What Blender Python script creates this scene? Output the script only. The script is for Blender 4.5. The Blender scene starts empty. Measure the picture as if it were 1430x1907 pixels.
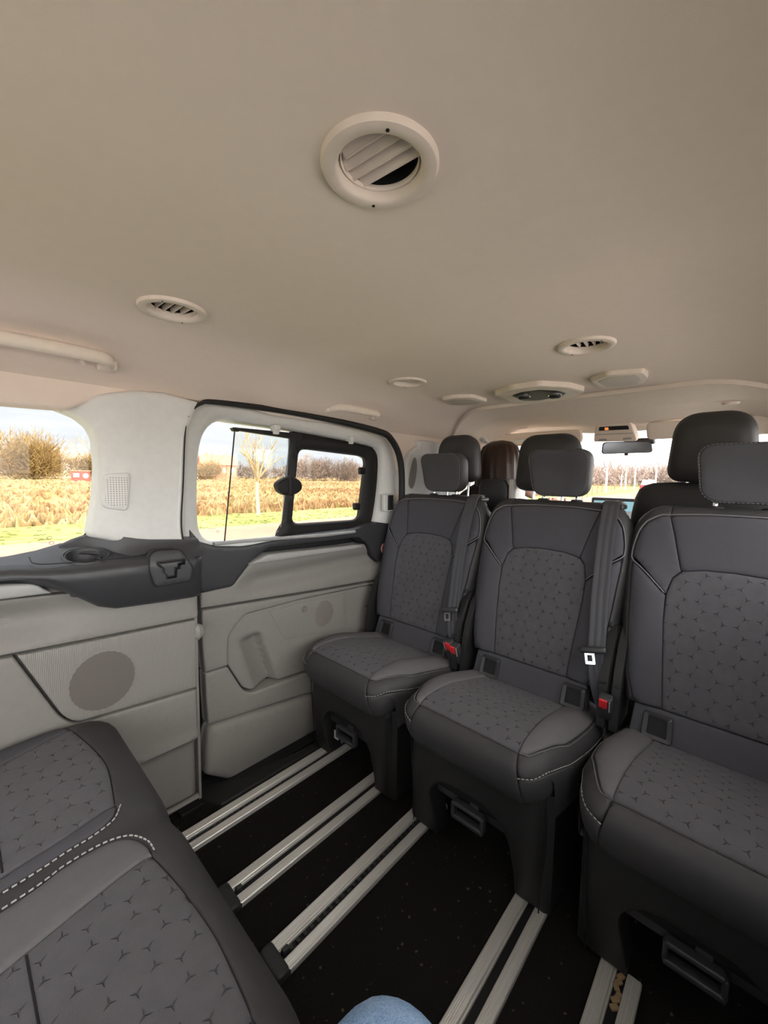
import bpy, bmesh, math, random
import numpy as np
from mathutils import Vector, Matrix
from mathutils.geometry import delaunay_2d_cdt

SC = bpy.context.scene
COL = SC.collection
R = math.radians
# ---------------------------------------------------------------- camera
CAM = np.array([0.0, 0.0, 1.0])
FPX, YAW, PIT, ROL = 742.44, R(42.804), R(4.916), R(0.845)
IW, IH = 1430, 1907
cF = np.array([math.cos(PIT)*math.cos(YAW), math.cos(PIT)*math.sin(YAW), -math.sin(PIT)])
_r0 = np.array([math.sin(YAW), -math.cos(YAW), 0.0]); _u0 = np.cross(_r0, cF)
cR = math.cos(ROL)*_r0 + math.sin(ROL)*_u0
cU = -math.sin(ROL)*_r0 + math.cos(ROL)*_u0
cam_data = bpy.data.cameras.new('camera'); cam = bpy.data.objects.new('camera', cam_data); COL.objects.link(cam)
cam_data.sensor_fit = 'VERTICAL'; cam_data.sensor_height = 36.0
cam_data.lens = FPX/IH*36.0; cam_data.clip_start = 0.01; cam_data.clip_end = 3000
m = Matrix.Identity(4)
for i in range(3):
    m[i][0] = cR[i]; m[i][1] = cU[i]; m[i][2] = -cF[i]; m[i][3] = CAM[i]
cam.matrix_world = m
SC.camera = cam
# ---------------------------------------------------------------- look
SC.view_settings.view_transform = 'Standard'; SC.view_settings.look = 'None'
SC.view_settings.gamma = 1.0; SC.view_settings.use_curve_mapping = False
SC.view_settings.exposure = 0.0
try:
    SC.cycles.use_denoising = True
    SC.cycles.max_bounces = 12; SC.cycles.diffuse_bounces = 6; SC.cycles.glossy_bounces = 4
    SC.cycles.transparent_max_bounces = 24; SC.cycles.caustics_reflective = False
    SC.cycles.sample_clamp_indirect = 6.0
except Exception: pass
# ---------------------------------------------------------------- sky: bright cloud, strength raised on the unseen right side to light the cabin
world = bpy.data.worlds.new('sky'); SC.world = world; world.use_nodes = True
def sky():
    nt = world.node_tree; N = nt.nodes; Lk = nt.links
    for n in list(N): N.remove(n)
    out = N.new('ShaderNodeOutputWorld'); bg = N.new('ShaderNodeBackground'); Lk.new(bg.outputs[0], out.inputs[0])
    tc = N.new('ShaderNodeTexCoord'); sep = N.new('ShaderNodeSeparateXYZ'); Lk.new(tc.outputs['Generated'], sep.inputs[0])
    def M(op, a, b=None, c=None):
        n = N.new('ShaderNodeMath'); n.operation = op
        for i, v in enumerate((a, b, c)):
            if v is None: continue
            if isinstance(v, (int, float)): n.inputs[i].default_value = v
            else: Lk.new(v, n.inputs[i])
        return n.outputs[0]
    X, Y, Z = sep.outputs
    zz = M('ADD', M('MAXIMUM', Z, 0.0), 0.10)
    cv = N.new('ShaderNodeCombineXYZ'); Lk.new(M('DIVIDE', X, zz), cv.inputs[0]); Lk.new(M('DIVIDE', Y, zz), cv.inputs[1])
    no = N.new('ShaderNodeTexNoise'); no.inputs['Scale'].default_value = 0.55; no.inputs['Detail'].default_value = 7; no.inputs['Roughness'].default_value = 0.6
    Lk.new(cv.outputs[0], no.inputs['Vector'])
    cr = N.new('ShaderNodeValToRGB'); Lk.new(no.outputs[0], cr.inputs[0])
    cr.color_ramp.elements[0].position = 0.36; cr.color_ramp.elements[0].color = (0.74, 0.80, 0.88, 1)
    cr.color_ramp.elements[1].position = 0.60; cr.color_ramp.elements[1].color = (0.93, 0.95, 0.97, 1)
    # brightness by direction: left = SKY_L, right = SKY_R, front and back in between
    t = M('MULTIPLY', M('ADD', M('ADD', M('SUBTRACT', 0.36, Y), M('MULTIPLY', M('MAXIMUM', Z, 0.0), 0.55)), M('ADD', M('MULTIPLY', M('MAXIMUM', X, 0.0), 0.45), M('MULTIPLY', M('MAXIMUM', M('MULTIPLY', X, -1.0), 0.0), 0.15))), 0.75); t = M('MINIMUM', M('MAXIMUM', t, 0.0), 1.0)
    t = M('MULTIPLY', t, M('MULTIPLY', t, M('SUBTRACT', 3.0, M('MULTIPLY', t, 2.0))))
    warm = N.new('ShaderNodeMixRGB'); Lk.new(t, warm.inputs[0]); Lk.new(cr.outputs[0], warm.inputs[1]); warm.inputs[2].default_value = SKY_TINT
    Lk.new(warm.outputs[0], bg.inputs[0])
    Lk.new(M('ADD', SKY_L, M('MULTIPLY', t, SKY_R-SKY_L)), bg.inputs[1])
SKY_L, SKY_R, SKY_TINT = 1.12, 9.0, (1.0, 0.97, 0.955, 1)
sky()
# sun: ahead of the van and a little to its right, high enough to stay off the rear cabin
sun_d = bpy.data.lights.new('sun', 'SUN'); sun_d.energy = 6.5; sun_d.angle = R(3.0); sun_d.color = (1.0, .95, .89)
sun = bpy.data.objects.new('sun', sun_d); COL.objects.link(sun)
_sd = Vector((math.cos(R(52))*math.cos(R(-8)), math.cos(R(52))*math.sin(R(-8)), math.sin(R(52)))); sun.rotation_euler = _sd.to_track_quat('Z', 'Y').to_euler()

# ---------------------------------------------------------------- helpers
def ray(px, py): return cF + cR*(px-IW/2)/FPX + cU*(IH/2-py)/FPX
def SX(px, py, x): d = ray(px, py); return CAM + d*(x/d[0])          # point of the plane X = x seen at a photo pixel
def SY(px, py, y): d = ray(px, py); return CAM + d*(y/d[1])
def SZ(px, py, z): d = ray(px, py); return CAM + d*((z-1.0)/d[2])
def xz(y, *pts): return [(float(p[0]), float(p[2])) for p in (SY(a, b, y) for a, b in pts)]
def xy(z, *pts): return [(float(p[0]), float(p[1])) for p in (SZ(a, b, z) for a, b in pts)]

def tag(o, label=None, cat=None, group=None, kind=None):
    for k, v in (('label', label), ('category', cat), ('group', group), ('kind', kind)):
        if v: o[k] = v
    return o
def empty(name, loc=(0, 0, 0), rz=0.0):
    o = bpy.data.objects.new(name, None); COL.objects.link(o); o.location = loc; o.rotation_euler = (0, 0, rz); o.empty_display_size = .05
    return o
class MB:
    """collects shapes into one mesh"""
    def __init__(s): s.v = []; s.f = []; s.uv = {}
    def add(s, vs, fs):
        b = len(s.v); s.v += [tuple(map(float, p)) for p in vs]; s.f += [tuple(i+b for i in f) for f in fs]; return s
    def bm(s, bm, mat=None):
        bm.verts.ensure_lookup_table(); bm.verts.index_update()
        s.add([(mat @ v.co if mat else v.co) for v in bm.verts], [[v.index for v in f.verts] for f in bm.faces]); bm.free(); return s
    def box(s, c, size, bev=0.0, seg=3, rot=None):
        bm = bmesh.new(); bmesh.ops.create_cube(bm, size=1.0)
        for v in bm.verts: v.co = Vector((v.co.x*size[0], v.co.y*size[1], v.co.z*size[2]))
        if bev > 0: bmesh.ops.bevel(bm, geom=bm.edges[:], offset=min(bev, min(size)*.49), segments=seg, profile=.5, affect='EDGES')
        M4 = Matrix.Translation(c) @ (rot.to_4x4() if rot is not None else Matrix.Identity(4))
        return s.bm(bm, M4)
    def tube(s, pts, r, n=10, closed=False, flat=1.0, up=None, caps=True):
        P = [Vector(p) for p in pts]; k = len(P); rings = []
        rr = r if hasattr(r, '__len__') else [r]*k
        ref = Vector(up) if up is not None else None; prev = None
        for i, p in enumerate(P):
            a = P[i-1] if (i > 0 or closed) else P[i]; b = P[(i+1) % k] if (i < k-1 or closed) else P[i]
            t = (b-a); t = t.normalized() if t.length > 1e-9 else Vector((0, 0, 1))
            if ref is not None: x = ref - t*ref.dot(t)
            elif prev is not None: x = prev - t*prev.dot(t)
            else:
                x = t.cross(Vector((0, 0, 1)));
                if x.length < .05: x = t.cross(Vector((0, 1, 0)))
            if x.length < 1e-6: x = t.orthogonal()
            x.normalize(); prev = x; y = t.cross(x)
            rings.append([p + x*math.cos(2*math.pi*j/n)*rr[i]*flat + y*math.sin(2*math.pi*j/n)*rr[i] for j in range(n)])
        return s.loft(rings, closed, caps)
    def loft(s, rings, closed=False, caps=True, ringclosed=True):
        n = len(rings[0]); vs = [p for rg in rings for p in rg]; fs = []
        m_ = len(rings)
        for i in range(m_ if closed else m_-1):
            a = i*n; b = ((i+1) % m_)*n
            for j in range(n if ringclosed else n-1):
                k = (j+1) % n; fs.append((a+j, a+k, b+k, b+j))
        if caps and not closed and ringclosed:
            fs.append(tuple(range(n-1, -1, -1))); fs.append(tuple((m_-1)*n+j for j in range(n)))
        return s.add(vs, fs)
    def lathe(s, prof, c=(0, 0, 0), n=48, axis='z', sx=1.0, sy=1.0):
        rings = []
        for (r, h) in prof:
            rg = []
            for j in range(n):
                a = 2*math.pi*j/n; p = (r*math.cos(a)*sx, r*math.sin(a)*sy, h)
                if axis == 'y': p = (p[0], h, p[1])
                if axis == 'x': p = (h, p[0], p[1])
                rg.append((c[0]+p[0], c[1]+p[1], c[2]+p[2]))
            rings.append(rg)
        return s.loft(rings, caps=False)
    def prism(s, poly, fn, h0, h1):
        n = len(poly)
        vs = [fn(u, v, h0) for u, v in poly] + [fn(u, v, h1) for u, v in poly]
        fs = [tuple(range(n-1, -1, -1)), tuple(range(n, 2*n))] + [(i, (i+1) % n, n+(i+1) % n, n+i) for i in range(n)]
        return s.add(vs, fs)
    def build(s, name, mat, parent=None, smooth=True, angle=40, uvs=None):
        me = bpy.data.meshes.new(name); me.from_pydata(s.v, [], s.f); me.update()
        me.materials.append(mat)
        if smooth:
            for p in me.polygons: p.use_smooth = True
            try: me.set_sharp_from_angle(angle=R(angle))
            except Exception: pass
        if uvs is not None:
            ul = me.uv_layers.new(name='UVMap'); vi = np.empty(len(me.loops), dtype=np.int32); me.loops.foreach_get('vertex_index', vi)
            ul.data.foreach_set('uv', np.asarray(uvs, dtype=np.float32)[vi].ravel())
        o = bpy.data.objects.new(name, me); COL.objects.link(o)
        if parent is not None: o.parent = parent
        return o
def struct(o, kind='structure'): o['kind'] = kind; return o

def rpoly(pts, rad, n=6):
    """polygon with rounded corners; rad a number or one per corner"""
    k = len(pts); out = []
    P = [np.array(p, float) for p in pts]
    for i in range(k):
        r = rad[i] if hasattr(rad, '__len__') else rad
        a, b, c = P[i-1], P[i], P[(i+1) % k]
        if r <= 0: out.append(tuple(b)); continue
        la, lc = np.linalg.norm(a-b), np.linalg.norm(c-b); t = min(r, la*.48, lc*.48)
        p0 = b+(a-b)/la*t; p2 = b+(c-b)/lc*t
        for j in range(n+1):
            q = j/n; out.append(tuple(p0*(1-q)**2 + 2*b*q*(1-q) + p2*q*q))
    return out
def smooth_line(pts, n=8, closed=False):
    P = [np.array(p, float) for p in pts]; k = len(P); out = []
    for i in range(k if closed else k-1):
        p0 = P[(i-1) % k] if (closed or i > 0) else 2*P[0]-P[1]; p1 = P[i]; p2 = P[(i+1) % k]
        p3 = P[(i+2) % k] if (closed or i+2 < k) else 2*P[-1]-P[-2]
        for j in range(n):
            t = j/n; out.append(.5*((2*p1)+(p2-p0)*t+(2*p0-5*p1+4*p2-p3)*t*t+(3*p1-p0-3*p2+p3)*t**3))
    if not closed: out.append(P[-1])
    return [tuple(p) for p in out]
def area2(p): return sum(p[i-1][0]*p[i][1]-p[i][0]*p[i-1][1] for i in range(len(p)))
def resample(poly, step, closed=True):
    out = []; k = len(poly)
    for i in range(k if closed else k-1):
        a = np.array(poly[i], float); b = np.array(poly[(i+1) % k], float); L = np.linalg.norm(b-a)
        if L < 1e-7: continue
        m_ = max(1, int(round(L/step)))
        for j in range(m_): out.append(tuple(a+(b-a)*j/m_))
    if not closed: out.append(tuple(poly[-1]))
    return out
def seg_dist(P, poly):
    A = np.array(poly); B = np.roll(A, -1, axis=0); D = B-A; L2 = (D**2).sum(1)+1e-15
    best = np.full(len(P), 1e9)
    for i in range(0, len(P), 4000):
        q = P[i:i+4000, None, :]-A[None]; t = np.clip((q*D[None]).sum(2)/L2[None], 0, 1)
        best[i:i+4000] = np.sqrt(((q-t[..., None]*D[None])**2).sum(2)).min(1)
    return best
def inside(P, poly):
    A = np.array(poly); c = np.zeros(len(P), bool); j = len(A)-1
    for i in range(len(A)):
        yi, yj = A[i, 1], A[j, 1]
        cond = ((yi > P[:, 1]) != (yj > P[:, 1]))
        xin = (A[j, 0]-A[i, 0])*(P[:, 1]-yi)/((yj-yi) if abs(yj-yi) > 1e-12 else 1e-12)+A[i, 0]
        c ^= cond & (P[:, 0] < xin); j = i
    return c
def slab_mesh(poly, fn, h=.01, r=.005, sp=.02, skirt=0.0, bump=None, bstep=None):
    if area2(poly) < 0: poly = poly[::-1]
    q = [poly[0]]
    for p in poly[1:]:
        if math.dist(p, q[-1]) > 1e-4: q.append(p)
    if math.dist(q[0], q[-1]) < 1e-4: q.pop()
    bd = resample(q, bstep or min(sp, .012)); nb = len(bd); B = np.array(bd)
    T = np.roll(B, -1, 0)-np.roll(B, 1, 0); T /= (np.linalg.norm(T, axis=1)[:, None]+1e-12); Nn = np.stack([-T[:, 1], T[:, 0]], 1)
    pts = [B]
    if r > 0:
        for d in (.1, .3, .6, 1.0):
            C = B+Nn*r*d; C = C[inside(C, bd)]
            if len(C): C = C[seg_dist(C, bd) > .88*r*d]; pts.append(C[::1 if d < 1 else 2])
    lo, hi = B.min(0), B.max(0)
    gx, gy = np.meshgrid(np.arange(lo[0]+sp*.5, hi[0], sp), np.arange(lo[1]+sp*.5, hi[1], sp)); G = np.stack([gx.ravel(), gy.ravel()], 1)
    if len(G):
        G = G[inside(G, bd)]
        if len(G): G = G[seg_dist(G, bd) > max(r*1.25, sp*.4)]; pts.append(G)
    V = np.concatenate(pts)
    vo, eo, fo, _, _, _ = delaunay_2d_cdt([Vector(p) for p in V], [(i, (i+1) % nb) for i in range(nb)], [], 1, 1e-6)
    U = np.array([(p.x, p.y) for p in vo]); d = seg_dist(U, bd)
    H = np.full(len(U), h)
    if r > 0:
        e = np.clip(r-d, 0, r); H = h-r+np.sqrt(np.maximum(r*r-e*e, 0))
    if bump is not None: H = H+np.array([bump(u, v) for u, v in U])
    vs = [fn(u, v, hh) for (u, v), hh in zip(U, H)]; fs = [tuple(f) for f in fo]; uv = [tuple(p) for p in U]
    # skirt from the boundary down to h = -skirt
    cnt = {}
    for f in fs:
        for i in range(3):
            k = (f[i], f[(i+1) % 3]); cnt[k] = 1
    be = [k for k in cnt if (k[1], k[0]) not in cnt]; mp = {}
    for a, b in be:
        for i in (a, b):
            if i not in mp: mp[i] = len(vs); vs.append(fn(U[i, 0], U[i, 1], -skirt)); uv.append(tuple(U[i]))
        fs.append((b, a, mp[a], mp[b]))
    return vs, fs, uv
def slab(name, poly, fn, mat, parent=None, angle=50, **kw):
    vs, fs, uv = slab_mesh(poly, fn, **kw)
    return MB().add(vs, fs).build(name, mat, parent, uvs=uv, angle=angle)
def ringmesh(loops):
    """closed loops of equal length joined into a surface"""
    return MB().loft(loops, caps=False)
def by_angle(poly, c, n=96):
    """resample a star-shaped loop about c at n equal angles"""
    P = np.array(resample(poly, .004)); a = np.arctan2(P[:, 1]-c[1], P[:, 0]-c[0]); r = np.hypot(P[:, 0]-c[0], P[:, 1]-c[1]); o = np.argsort(a); a = a[o]; r = r[o]
    t = np.linspace(-math.pi, math.pi, n, endpoint=False); rr = np.interp(t, np.r_[a-2*math.pi, a, a+2*math.pi], np.r_[r, r, r])
    return [(c[0]+q*math.cos(s), c[1]+q*math.sin(s)) for s, q in zip(t, rr)]
def copy_tree(o, parent=None):
    c = o.copy(); COL.objects.link(c)
    if parent is not None: c.parent = parent
    for ch in [x for x in bpy.data.objects if x.parent == o]: copy_tree(ch, c)
    return c
# ---------------------------------------------------------------- materials
MATS = {}
class Nt:
    def __init__(s, name):
        s.m = bpy.data.materials.new(name); s.m.use_nodes = True; s.t = s.m.node_tree; s.N = s.t.nodes; s.b = s.N['Principled BSDF']; s.out = s.N['Material Output']
    def n(s, typ, **kw):
        x = s.N.new(typ)
        for k, v in kw.items(): setattr(x, k, v)
        return x
    def l(s, a, b): s.t.links.new(a, b)
    def math(s, op, a, b=None, c=None):
        x = s.N.new('ShaderNodeMath'); x.operation = op
        for i, v in enumerate((a, b, c)):
            if v is None: continue
            if isinstance(v, (int, float)): x.inputs[i].default_value = v
            else: s.l(v, x.inputs[i])
        return x.outputs[0]
    def vm(s, op, a, b=None):
        x = s.N.new('ShaderNodeVectorMath'); x.operation = op
        for i, v in enumerate((a, b)):
            if v is None: continue
            if isinstance(v, tuple): x.inputs[i].default_value = v
            else: s.l(v, x.inputs[i])
        return x
    def noise(s, scale, detail=3, rough=.5, coord='Object', vec=None):
        x = s.n('ShaderNodeTexNoise'); x.inputs['Scale'].default_value = scale; x.inputs['Detail'].default_value = detail; x.inputs['Roughness'].default_value = rough
        if vec is None: vec = s.n('ShaderNodeTexCoord').outputs[coord]
        s.l(vec, x.inputs['Vector']); return x.outputs[0]
    def ramp(s, fac, stops):
        x = s.n('ShaderNodeValToRGB'); s.l(fac, x.inputs[0]); e = x.color_ramp.elements
        while len(e) < len(stops): e.new(.5)
        for k, (p, c) in enumerate(stops): e[k].position = p; e[k].color = (*c, 1)
        return x.outputs[0]
    def bump(s, h, strength=.3, dist=.001):
        x = s.n('ShaderNodeBump'); x.inputs['Strength'].default_value = strength; x.inputs['Distance'].default_value = dist; s.l(h, x.inputs['Height']); s.l(x.outputs[0], s.b.inputs['Normal']); return x
    def base(s, col, rough=.5, metal=0.0, spec=.5):
        if isinstance(col, tuple): s.b.inputs['Base Color'].default_value = (*col, 1)
        else: s.l(col, s.b.inputs['Base Color'])
        s.b.inputs['Roughness'].default_value = rough; s.b.inputs['Metallic'].default_value = metal; s.b.inputs['Specular IOR Level'].default_value = spec
        return s
def plain(name, col, rough=.5, metal=0.0, spec=.5, grain=0.0, gscale=900, vary=.025):
    t = Nt(name); a = t.noise(60, 2)
    c0 = tuple(max(0, x*(1-vary)) for x in col); c1 = tuple(min(1, x*(1+vary)) for x in col)
    t.base(t.ramp(a, [(.3, c0), (.7, c1)]), rough, metal, spec)
    if grain: t.bump(t.noise(gscale, 2), grain, .0006)
    MATS[name] = t.m; return t.m
plain('headliner', (.75, .638, .562), .95, spec=.1, grain=.12, gscale=900, vary=.012)
plain('front_headliner', (.76, .66, .58), .95, spec=.1, grain=.3, gscale=700)
plain('vent_beige', (.66, .565, .495), .55, spec=.3)
plain('handle_beige', (.70, .615, .535), .5, spec=.3)
plain('pillar_white', (.62, .615, .60), .6, spec=.3, grain=.25)
plain('lower_grey', (.245, .232, .218), .55, spec=.35, grain=.4)
plain('trim_strip', (.36, .355, .35), .4, spec=.4)
plain('dark_trim', (.036, .036, .040), .42, spec=.5, grain=.25)
plain('dark_deep', (.012, .012, .013), .6, spec=.3)
plain('black_rubber', (.012, .011, .011), .55, spec=.3)
plain('fabric_plain', (.072, .071, .081), .85, spec=.2, grain=.6, gscale=1200)
plain('fabric_light', (.128, .124, .130), .85, spec=.2, grain=.6, gscale=1200)
plain('leatherette', (.045, .0435, .0455), .55, spec=.35, grain=.4, gscale=800)
plain('seat_plastic', (.019, .0185, .019), .5, spec=.35, grain=.4)
plain('stitch_thread', (.42, .41, .40), .8)
plain('piping_grey', (.17, .17, .18), .7)
plain('belt', (.060, .060, .070), .45, spec=.5, grain=.5, gscale=400)
plain('belt_red', (.75, .03, .04), .4)
plain('chrome', (.85, .86, .87), .15, 1.0)
plain('steel', (.55, .55, .55), .35, 1.0)
plain('grille_brown', (.20, .175, .16), .7)
plain('screen_glass', (.02, .02, .02), .1)
plain('white_label', (.7, .7, .68), .6)
plain('red_ring', (.45, .06, .05), .5)
plain('end_cap_black', (.03, .03, .032), .5)
plain('hair_sunlit', (.30, .115, .05), .5)  # brown hair with sunlight put into the colour
plain('skin', (.62, .34, .24), .55, spec=.3)
plain('hair', (.050, .026, .017), .45, spec=.4)
plain('brown_cloth', (.075, .056, .05), .85, spec=.1)
plain('shoe', (.6, .6, .58), .6)
plain('seat_shoulder_silver', (.75, .74, .72), .45)
plain('house_wall', (.50, .40, .24), .8); plain('house_brick', (.42, .17, .09), .8); plain('roof_tile', (.30, .17, .12), .8); plain('roof_red', (.40, .12, .06), .8)
plain('hut_red', (.42, .05, .03), .7); plain('white_paint', (.8, .8, .78), .6); plain('car_red', (.5, .03, .04), .25); plain('tyre', (.02, .02, .02), .8)
plain('trunk_pale', (.42, .33, .24), .85); plain('bark', (.20, .15, .12), .9); plain('twig_tan', (.30, .21, .11), .9)
plain('dash', (.03, .03, .033), .6)

def fabric_y(name, c, cell=.046, depth=.0035):
    t = Nt(name); uv = t.n('ShaderNodeUVMap').outputs[0]
    p = t.vm('ADD', t.vm('SCALE', uv).outputs[0], (100.0, 173.2050808, 0)); p.inputs[0].links[0].from_node.inputs['Scale'].default_value = 1/cell
    s = (1.0, 1.7320508, 1.0); hs = (.5, .8660254, 0.0)
    a = t.vm('SUBTRACT', t.vm('MODULO', p.outputs[0], s).outputs[0], hs)
    b = t.vm('SUBTRACT', t.vm('MODULO', t.vm('SUBTRACT', p.outputs[0], hs).outputs[0], s).outputs[0], hs)
    la = t.vm('LENGTH', a.outputs[0]).outputs['Value']; lb = t.vm('LENGTH', b.outputs[0]).outputs['Value']
    f = t.math('GREATER_THAN', la, lb); mx = t.n('ShaderNodeMix', data_type='VECTOR'); t.l(f, mx.inputs[0]); t.l(a.outputs[0], mx.inputs[4]); t.l(b.outputs[0], mx.inputs[5])
    g = t.vm('ABSOLUTE', mx.outputs[1]); L = t.math('MINIMUM', la, lb)
    sp = t.n('ShaderNodeSeparateXYZ'); t.l(g.outputs[0], sp.inputs[0])
    hx = t.math('MAXIMUM', sp.outputs[0], t.math('ADD', t.math('MULTIPLY', sp.outputs[0], .5), t.math('MULTIPLY', sp.outputs[1], .8660254)))
    def ss(v, lo, hi):
        r_ = t.n('ShaderNodeMapRange'); r_.interpolation_type = 'SMOOTHSTEP'; t.l(v, r_.inputs[0]); r_.inputs[1].default_value = lo; r_.inputs[2].default_value = hi; return r_.outputs[0]
    e = ss(hx, .468, .499); v = ss(L, .508, .540); dome = ss(L, .25, .60)
    y = t.math('MULTIPLY', e, v)
    hgt = t.math('SUBTRACT', t.math('MULTIPLY', dome, -.06), t.math('MULTIPLY', y, 1.0))
    fine = t.math('MULTIPLY', t.noise(1300, 2), .10)
    nz = t.noise(45, 3)
    t.base(t.ramp(nz, [(.3, tuple(x*.93 for x in c)), (.7, tuple(x*1.07 for x in c))]), .85, spec=.25)
    t.b.inputs['Sheen Weight'].default_value = .08
    t.bump(t.math('ADD', hgt, fine), 1.0, depth)
    MATS[name] = t.m; return t.m
fabric_y('fabric_pattern', (.092, .089, .099), .045, .0055)

def carpet():
    t = Nt('carpet'); a = t.noise(420, 4, .7); b = t.noise(140, 1)
    spk = t.math('GREATER_THAN', t.noise(95, 0), .80)
    c = t.ramp(a, [(.3, (.006, .0055, .005)), (.7, (.022, .020, .018))])
    mx = t.n('ShaderNodeMixRGB'); t.l(t.math('MULTIPLY', spk, .35), mx.inputs[0]); t.l(c, mx.inputs[1]); mx.inputs[2].default_value = (.25, .2, .14, 1)
    t.base(mx.outputs[0], .95, spec=.1); t.bump(a, .8, .002); MATS['carpet'] = t.m
carpet()
def aluminium():
    t = Nt('aluminium'); tc = t.n('ShaderNodeTexCoord'); mp = t.n('ShaderNodeMapping'); t.l(tc.outputs['Object'], mp.inputs[0]); mp.inputs['Scale'].default_value = (4, 900, 200)
    a = t.noise(1.0, 2, vec=mp.outputs[0]); t.base(t.ramp(a, [(.3, (.66, .64, .60)), (.7, (.80, .78, .74))]), .42, .45); t.bump(a, .3, .0004); MATS['aluminium'] = t.m
aluminium()
def denim():
    t = Nt('denim'); a = t.noise(650, 3, .7); b = t.noise(30, 3)
    w = t.math('ADD', t.math('MULTIPLY', a, .7), t.math('MULTIPLY', b, .3))
    t.base(t.ramp(w, [(.35, (.13, .25, .46)), (.65, (.42, .58, .80))]), .9, spec=.1); t.bump(a, .5, .001); MATS['denim'] = t.m
denim()
def perforated(name, c, dark, pitch=.006, hole=.34, coord='UV', rot=0.0):
    t = Nt(name); tc = t.n('ShaderNodeTexCoord'); mp = t.n('ShaderNodeMapping'); t.l(tc.outputs[coord], mp.inputs[0]); mp.inputs['Scale'].default_value = (1/pitch,)*3
    v = t.n('ShaderNodeTexVoronoi', voronoi_dimensions='2D'); v.inputs['Scale'].default_value = 1.0; v.inputs['Randomness'].default_value = 0.0; t.l(mp.outputs[0], v.inputs['Vector'])
    f = t.math('LESS_THAN', v.outputs['Distance'], hole)
    mx = t.n('ShaderNodeMixRGB'); t.l(f, mx.inputs[0]); mx.inputs[1].default_value = (*c, 1); mx.inputs[2].default_value = (*dark, 1)
    t.base(mx.outputs[0], .6, spec=.3); t.bump(t.math('MULTIPLY', f, -1.0), .6, .001); MATS[name] = t.m
perforated('perforated_white', (.70, .69, .67), (.40, .39, .38), .0055)
perforated('perforated_beige', (.60, .53, .46), (.40, .35, .30), .0060)
perforated('perforated_grey', (.30, .275, .25), (.15, .135, .122), .0050, .42)
def ribbed(name, c):
    t = Nt(name); tc = t.n('ShaderNodeTexCoord'); w = t.n('ShaderNodeTexWave'); w.bands_direction = 'X'; w.inputs['Scale'].default_value = 95; t.l(tc.outputs['Object'], w.inputs['Vector'])
    t.base(c, .55, spec=.35); t.bump(w.outputs['Fac'], .35, .0015); MATS[name] = t.m
ribbed('ribbed_grey', (.255, .242, .227))
def glass(name, tint, refl=.06):
    t = Nt(name); N = t.N; N.remove(t.b)
    tr = t.n('ShaderNodeBsdfTransparent'); tr.inputs[0].default_value = (*tint, 1); gl = t.n('ShaderNodeBsdfGlossy'); gl.inputs['Roughness'].default_value = .02
    fr = t.n('ShaderNodeFresnel'); fr.inputs[0].default_value = 1.45; mx = t.n('ShaderNodeMixShader')
    t.l(t.math('MULTIPLY', fr.outputs[0], refl*12), mx.inputs[0]); t.l(tr.outputs[0], mx.inputs[1]); t.l(gl.outputs[0], mx.inputs[2]); t.l(mx.outputs[0], t.out.inputs[0]); MATS[name] = t.m
glass('glass_clear', (.97, .98, .97), .05); glass('glass_slide', (.90, .93, .91), .05)
def emis(name, c, s):
    t = Nt(name); t.base((.02, .02, .02), .2); t.b.inputs['Emission Color'].default_value = (*c, 1); t.b.inputs['Emission Strength'].default_value = s; MATS[name] = t.m
emis('screen_lit', (.35, .62, .70), .9); emis('amber_lamp', (1.0, .30, .08), 1.0)
def ground(name, stops, s1, s2, aniso=(1, 1, 1), bumpd=.0):
    t = Nt(name); tc = t.n('ShaderNodeTexCoord'); mp = t.n('ShaderNodeMapping'); t.l(tc.outputs['Object'], mp.inputs[0]); mp.inputs['Scale'].default_value = aniso
    a = t.noise(s1, 6, .65, vec=mp.outputs[0]); b = t.noise(s2, 6, .7, vec=mp.outputs[0]); w = t.math('ADD', t.math('MULTIPLY', a, .55), t.math('MULTIPLY', b, .45))
    t.base(t.ramp(w, stops), .95, spec=.05); MATS[name] = t.m
ground('field', [(.34, (.12, .13, .02)), (.42, (.19, .10, .035)), (.50, (.23, .155, .06)), (.60, (.31, .24, .12))], .10, 1.6, (.8, 1, 1))
ground('verge_grass', [(.35, (.125, .135, .040)), (.5, (.19, .195, .065)), (.65, (.27, .265, .11))], .4, 3.0, (.6, 1, 1))
ground('path_pink', [(.35, (.235, .120, .085)), (.65, (.31, .175, .125))], .6, 7.0, (.3, 1, 1))
ground('asphalt', [(.35, (.20, .19, .19)), (.65, (.27, .26, .25))], .6, 9.0)
ground('bounce_pale', [(.35, (.62, .58, .53)), (.65, (.72, .68, .62))], .6, 9.0)  # kept pale so the unseen right-hand ground reflects more light
ground('scrub', [(.36, (.09, .065, .055)), (.5, (.17, .13, .105)), (.64, (.27, .21, .15))], .45, 2.2)
ground('tuft_tan', [(.34, (.17, .145, .05)), (.42, (.25, .14, .07)), (.50, (.31, .22, .105)), (.60, (.39, .305, .17))], .10, 1.6, (.8, 1, 1))
ground('scrub_hazed', [(.36, (.26, .20, .18)), (.5, (.36, .29, .26)), (.64, (.46, .38, .34))], .45, 2.2)  # scrub with the glare and haze ahead put into its colour
ground('bush_tan', [(.36, (.10, .065, .025)), (.5, (.22, .145, .055)), (.64, (.33, .23, .10))], .6, 2.6)
def M_(n): return MATS[n]
# ================================================================ SHELL OF THE VAN
YC = .487                     # centre line of the van
def mirror_y(y): return 2*YC-y
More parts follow.
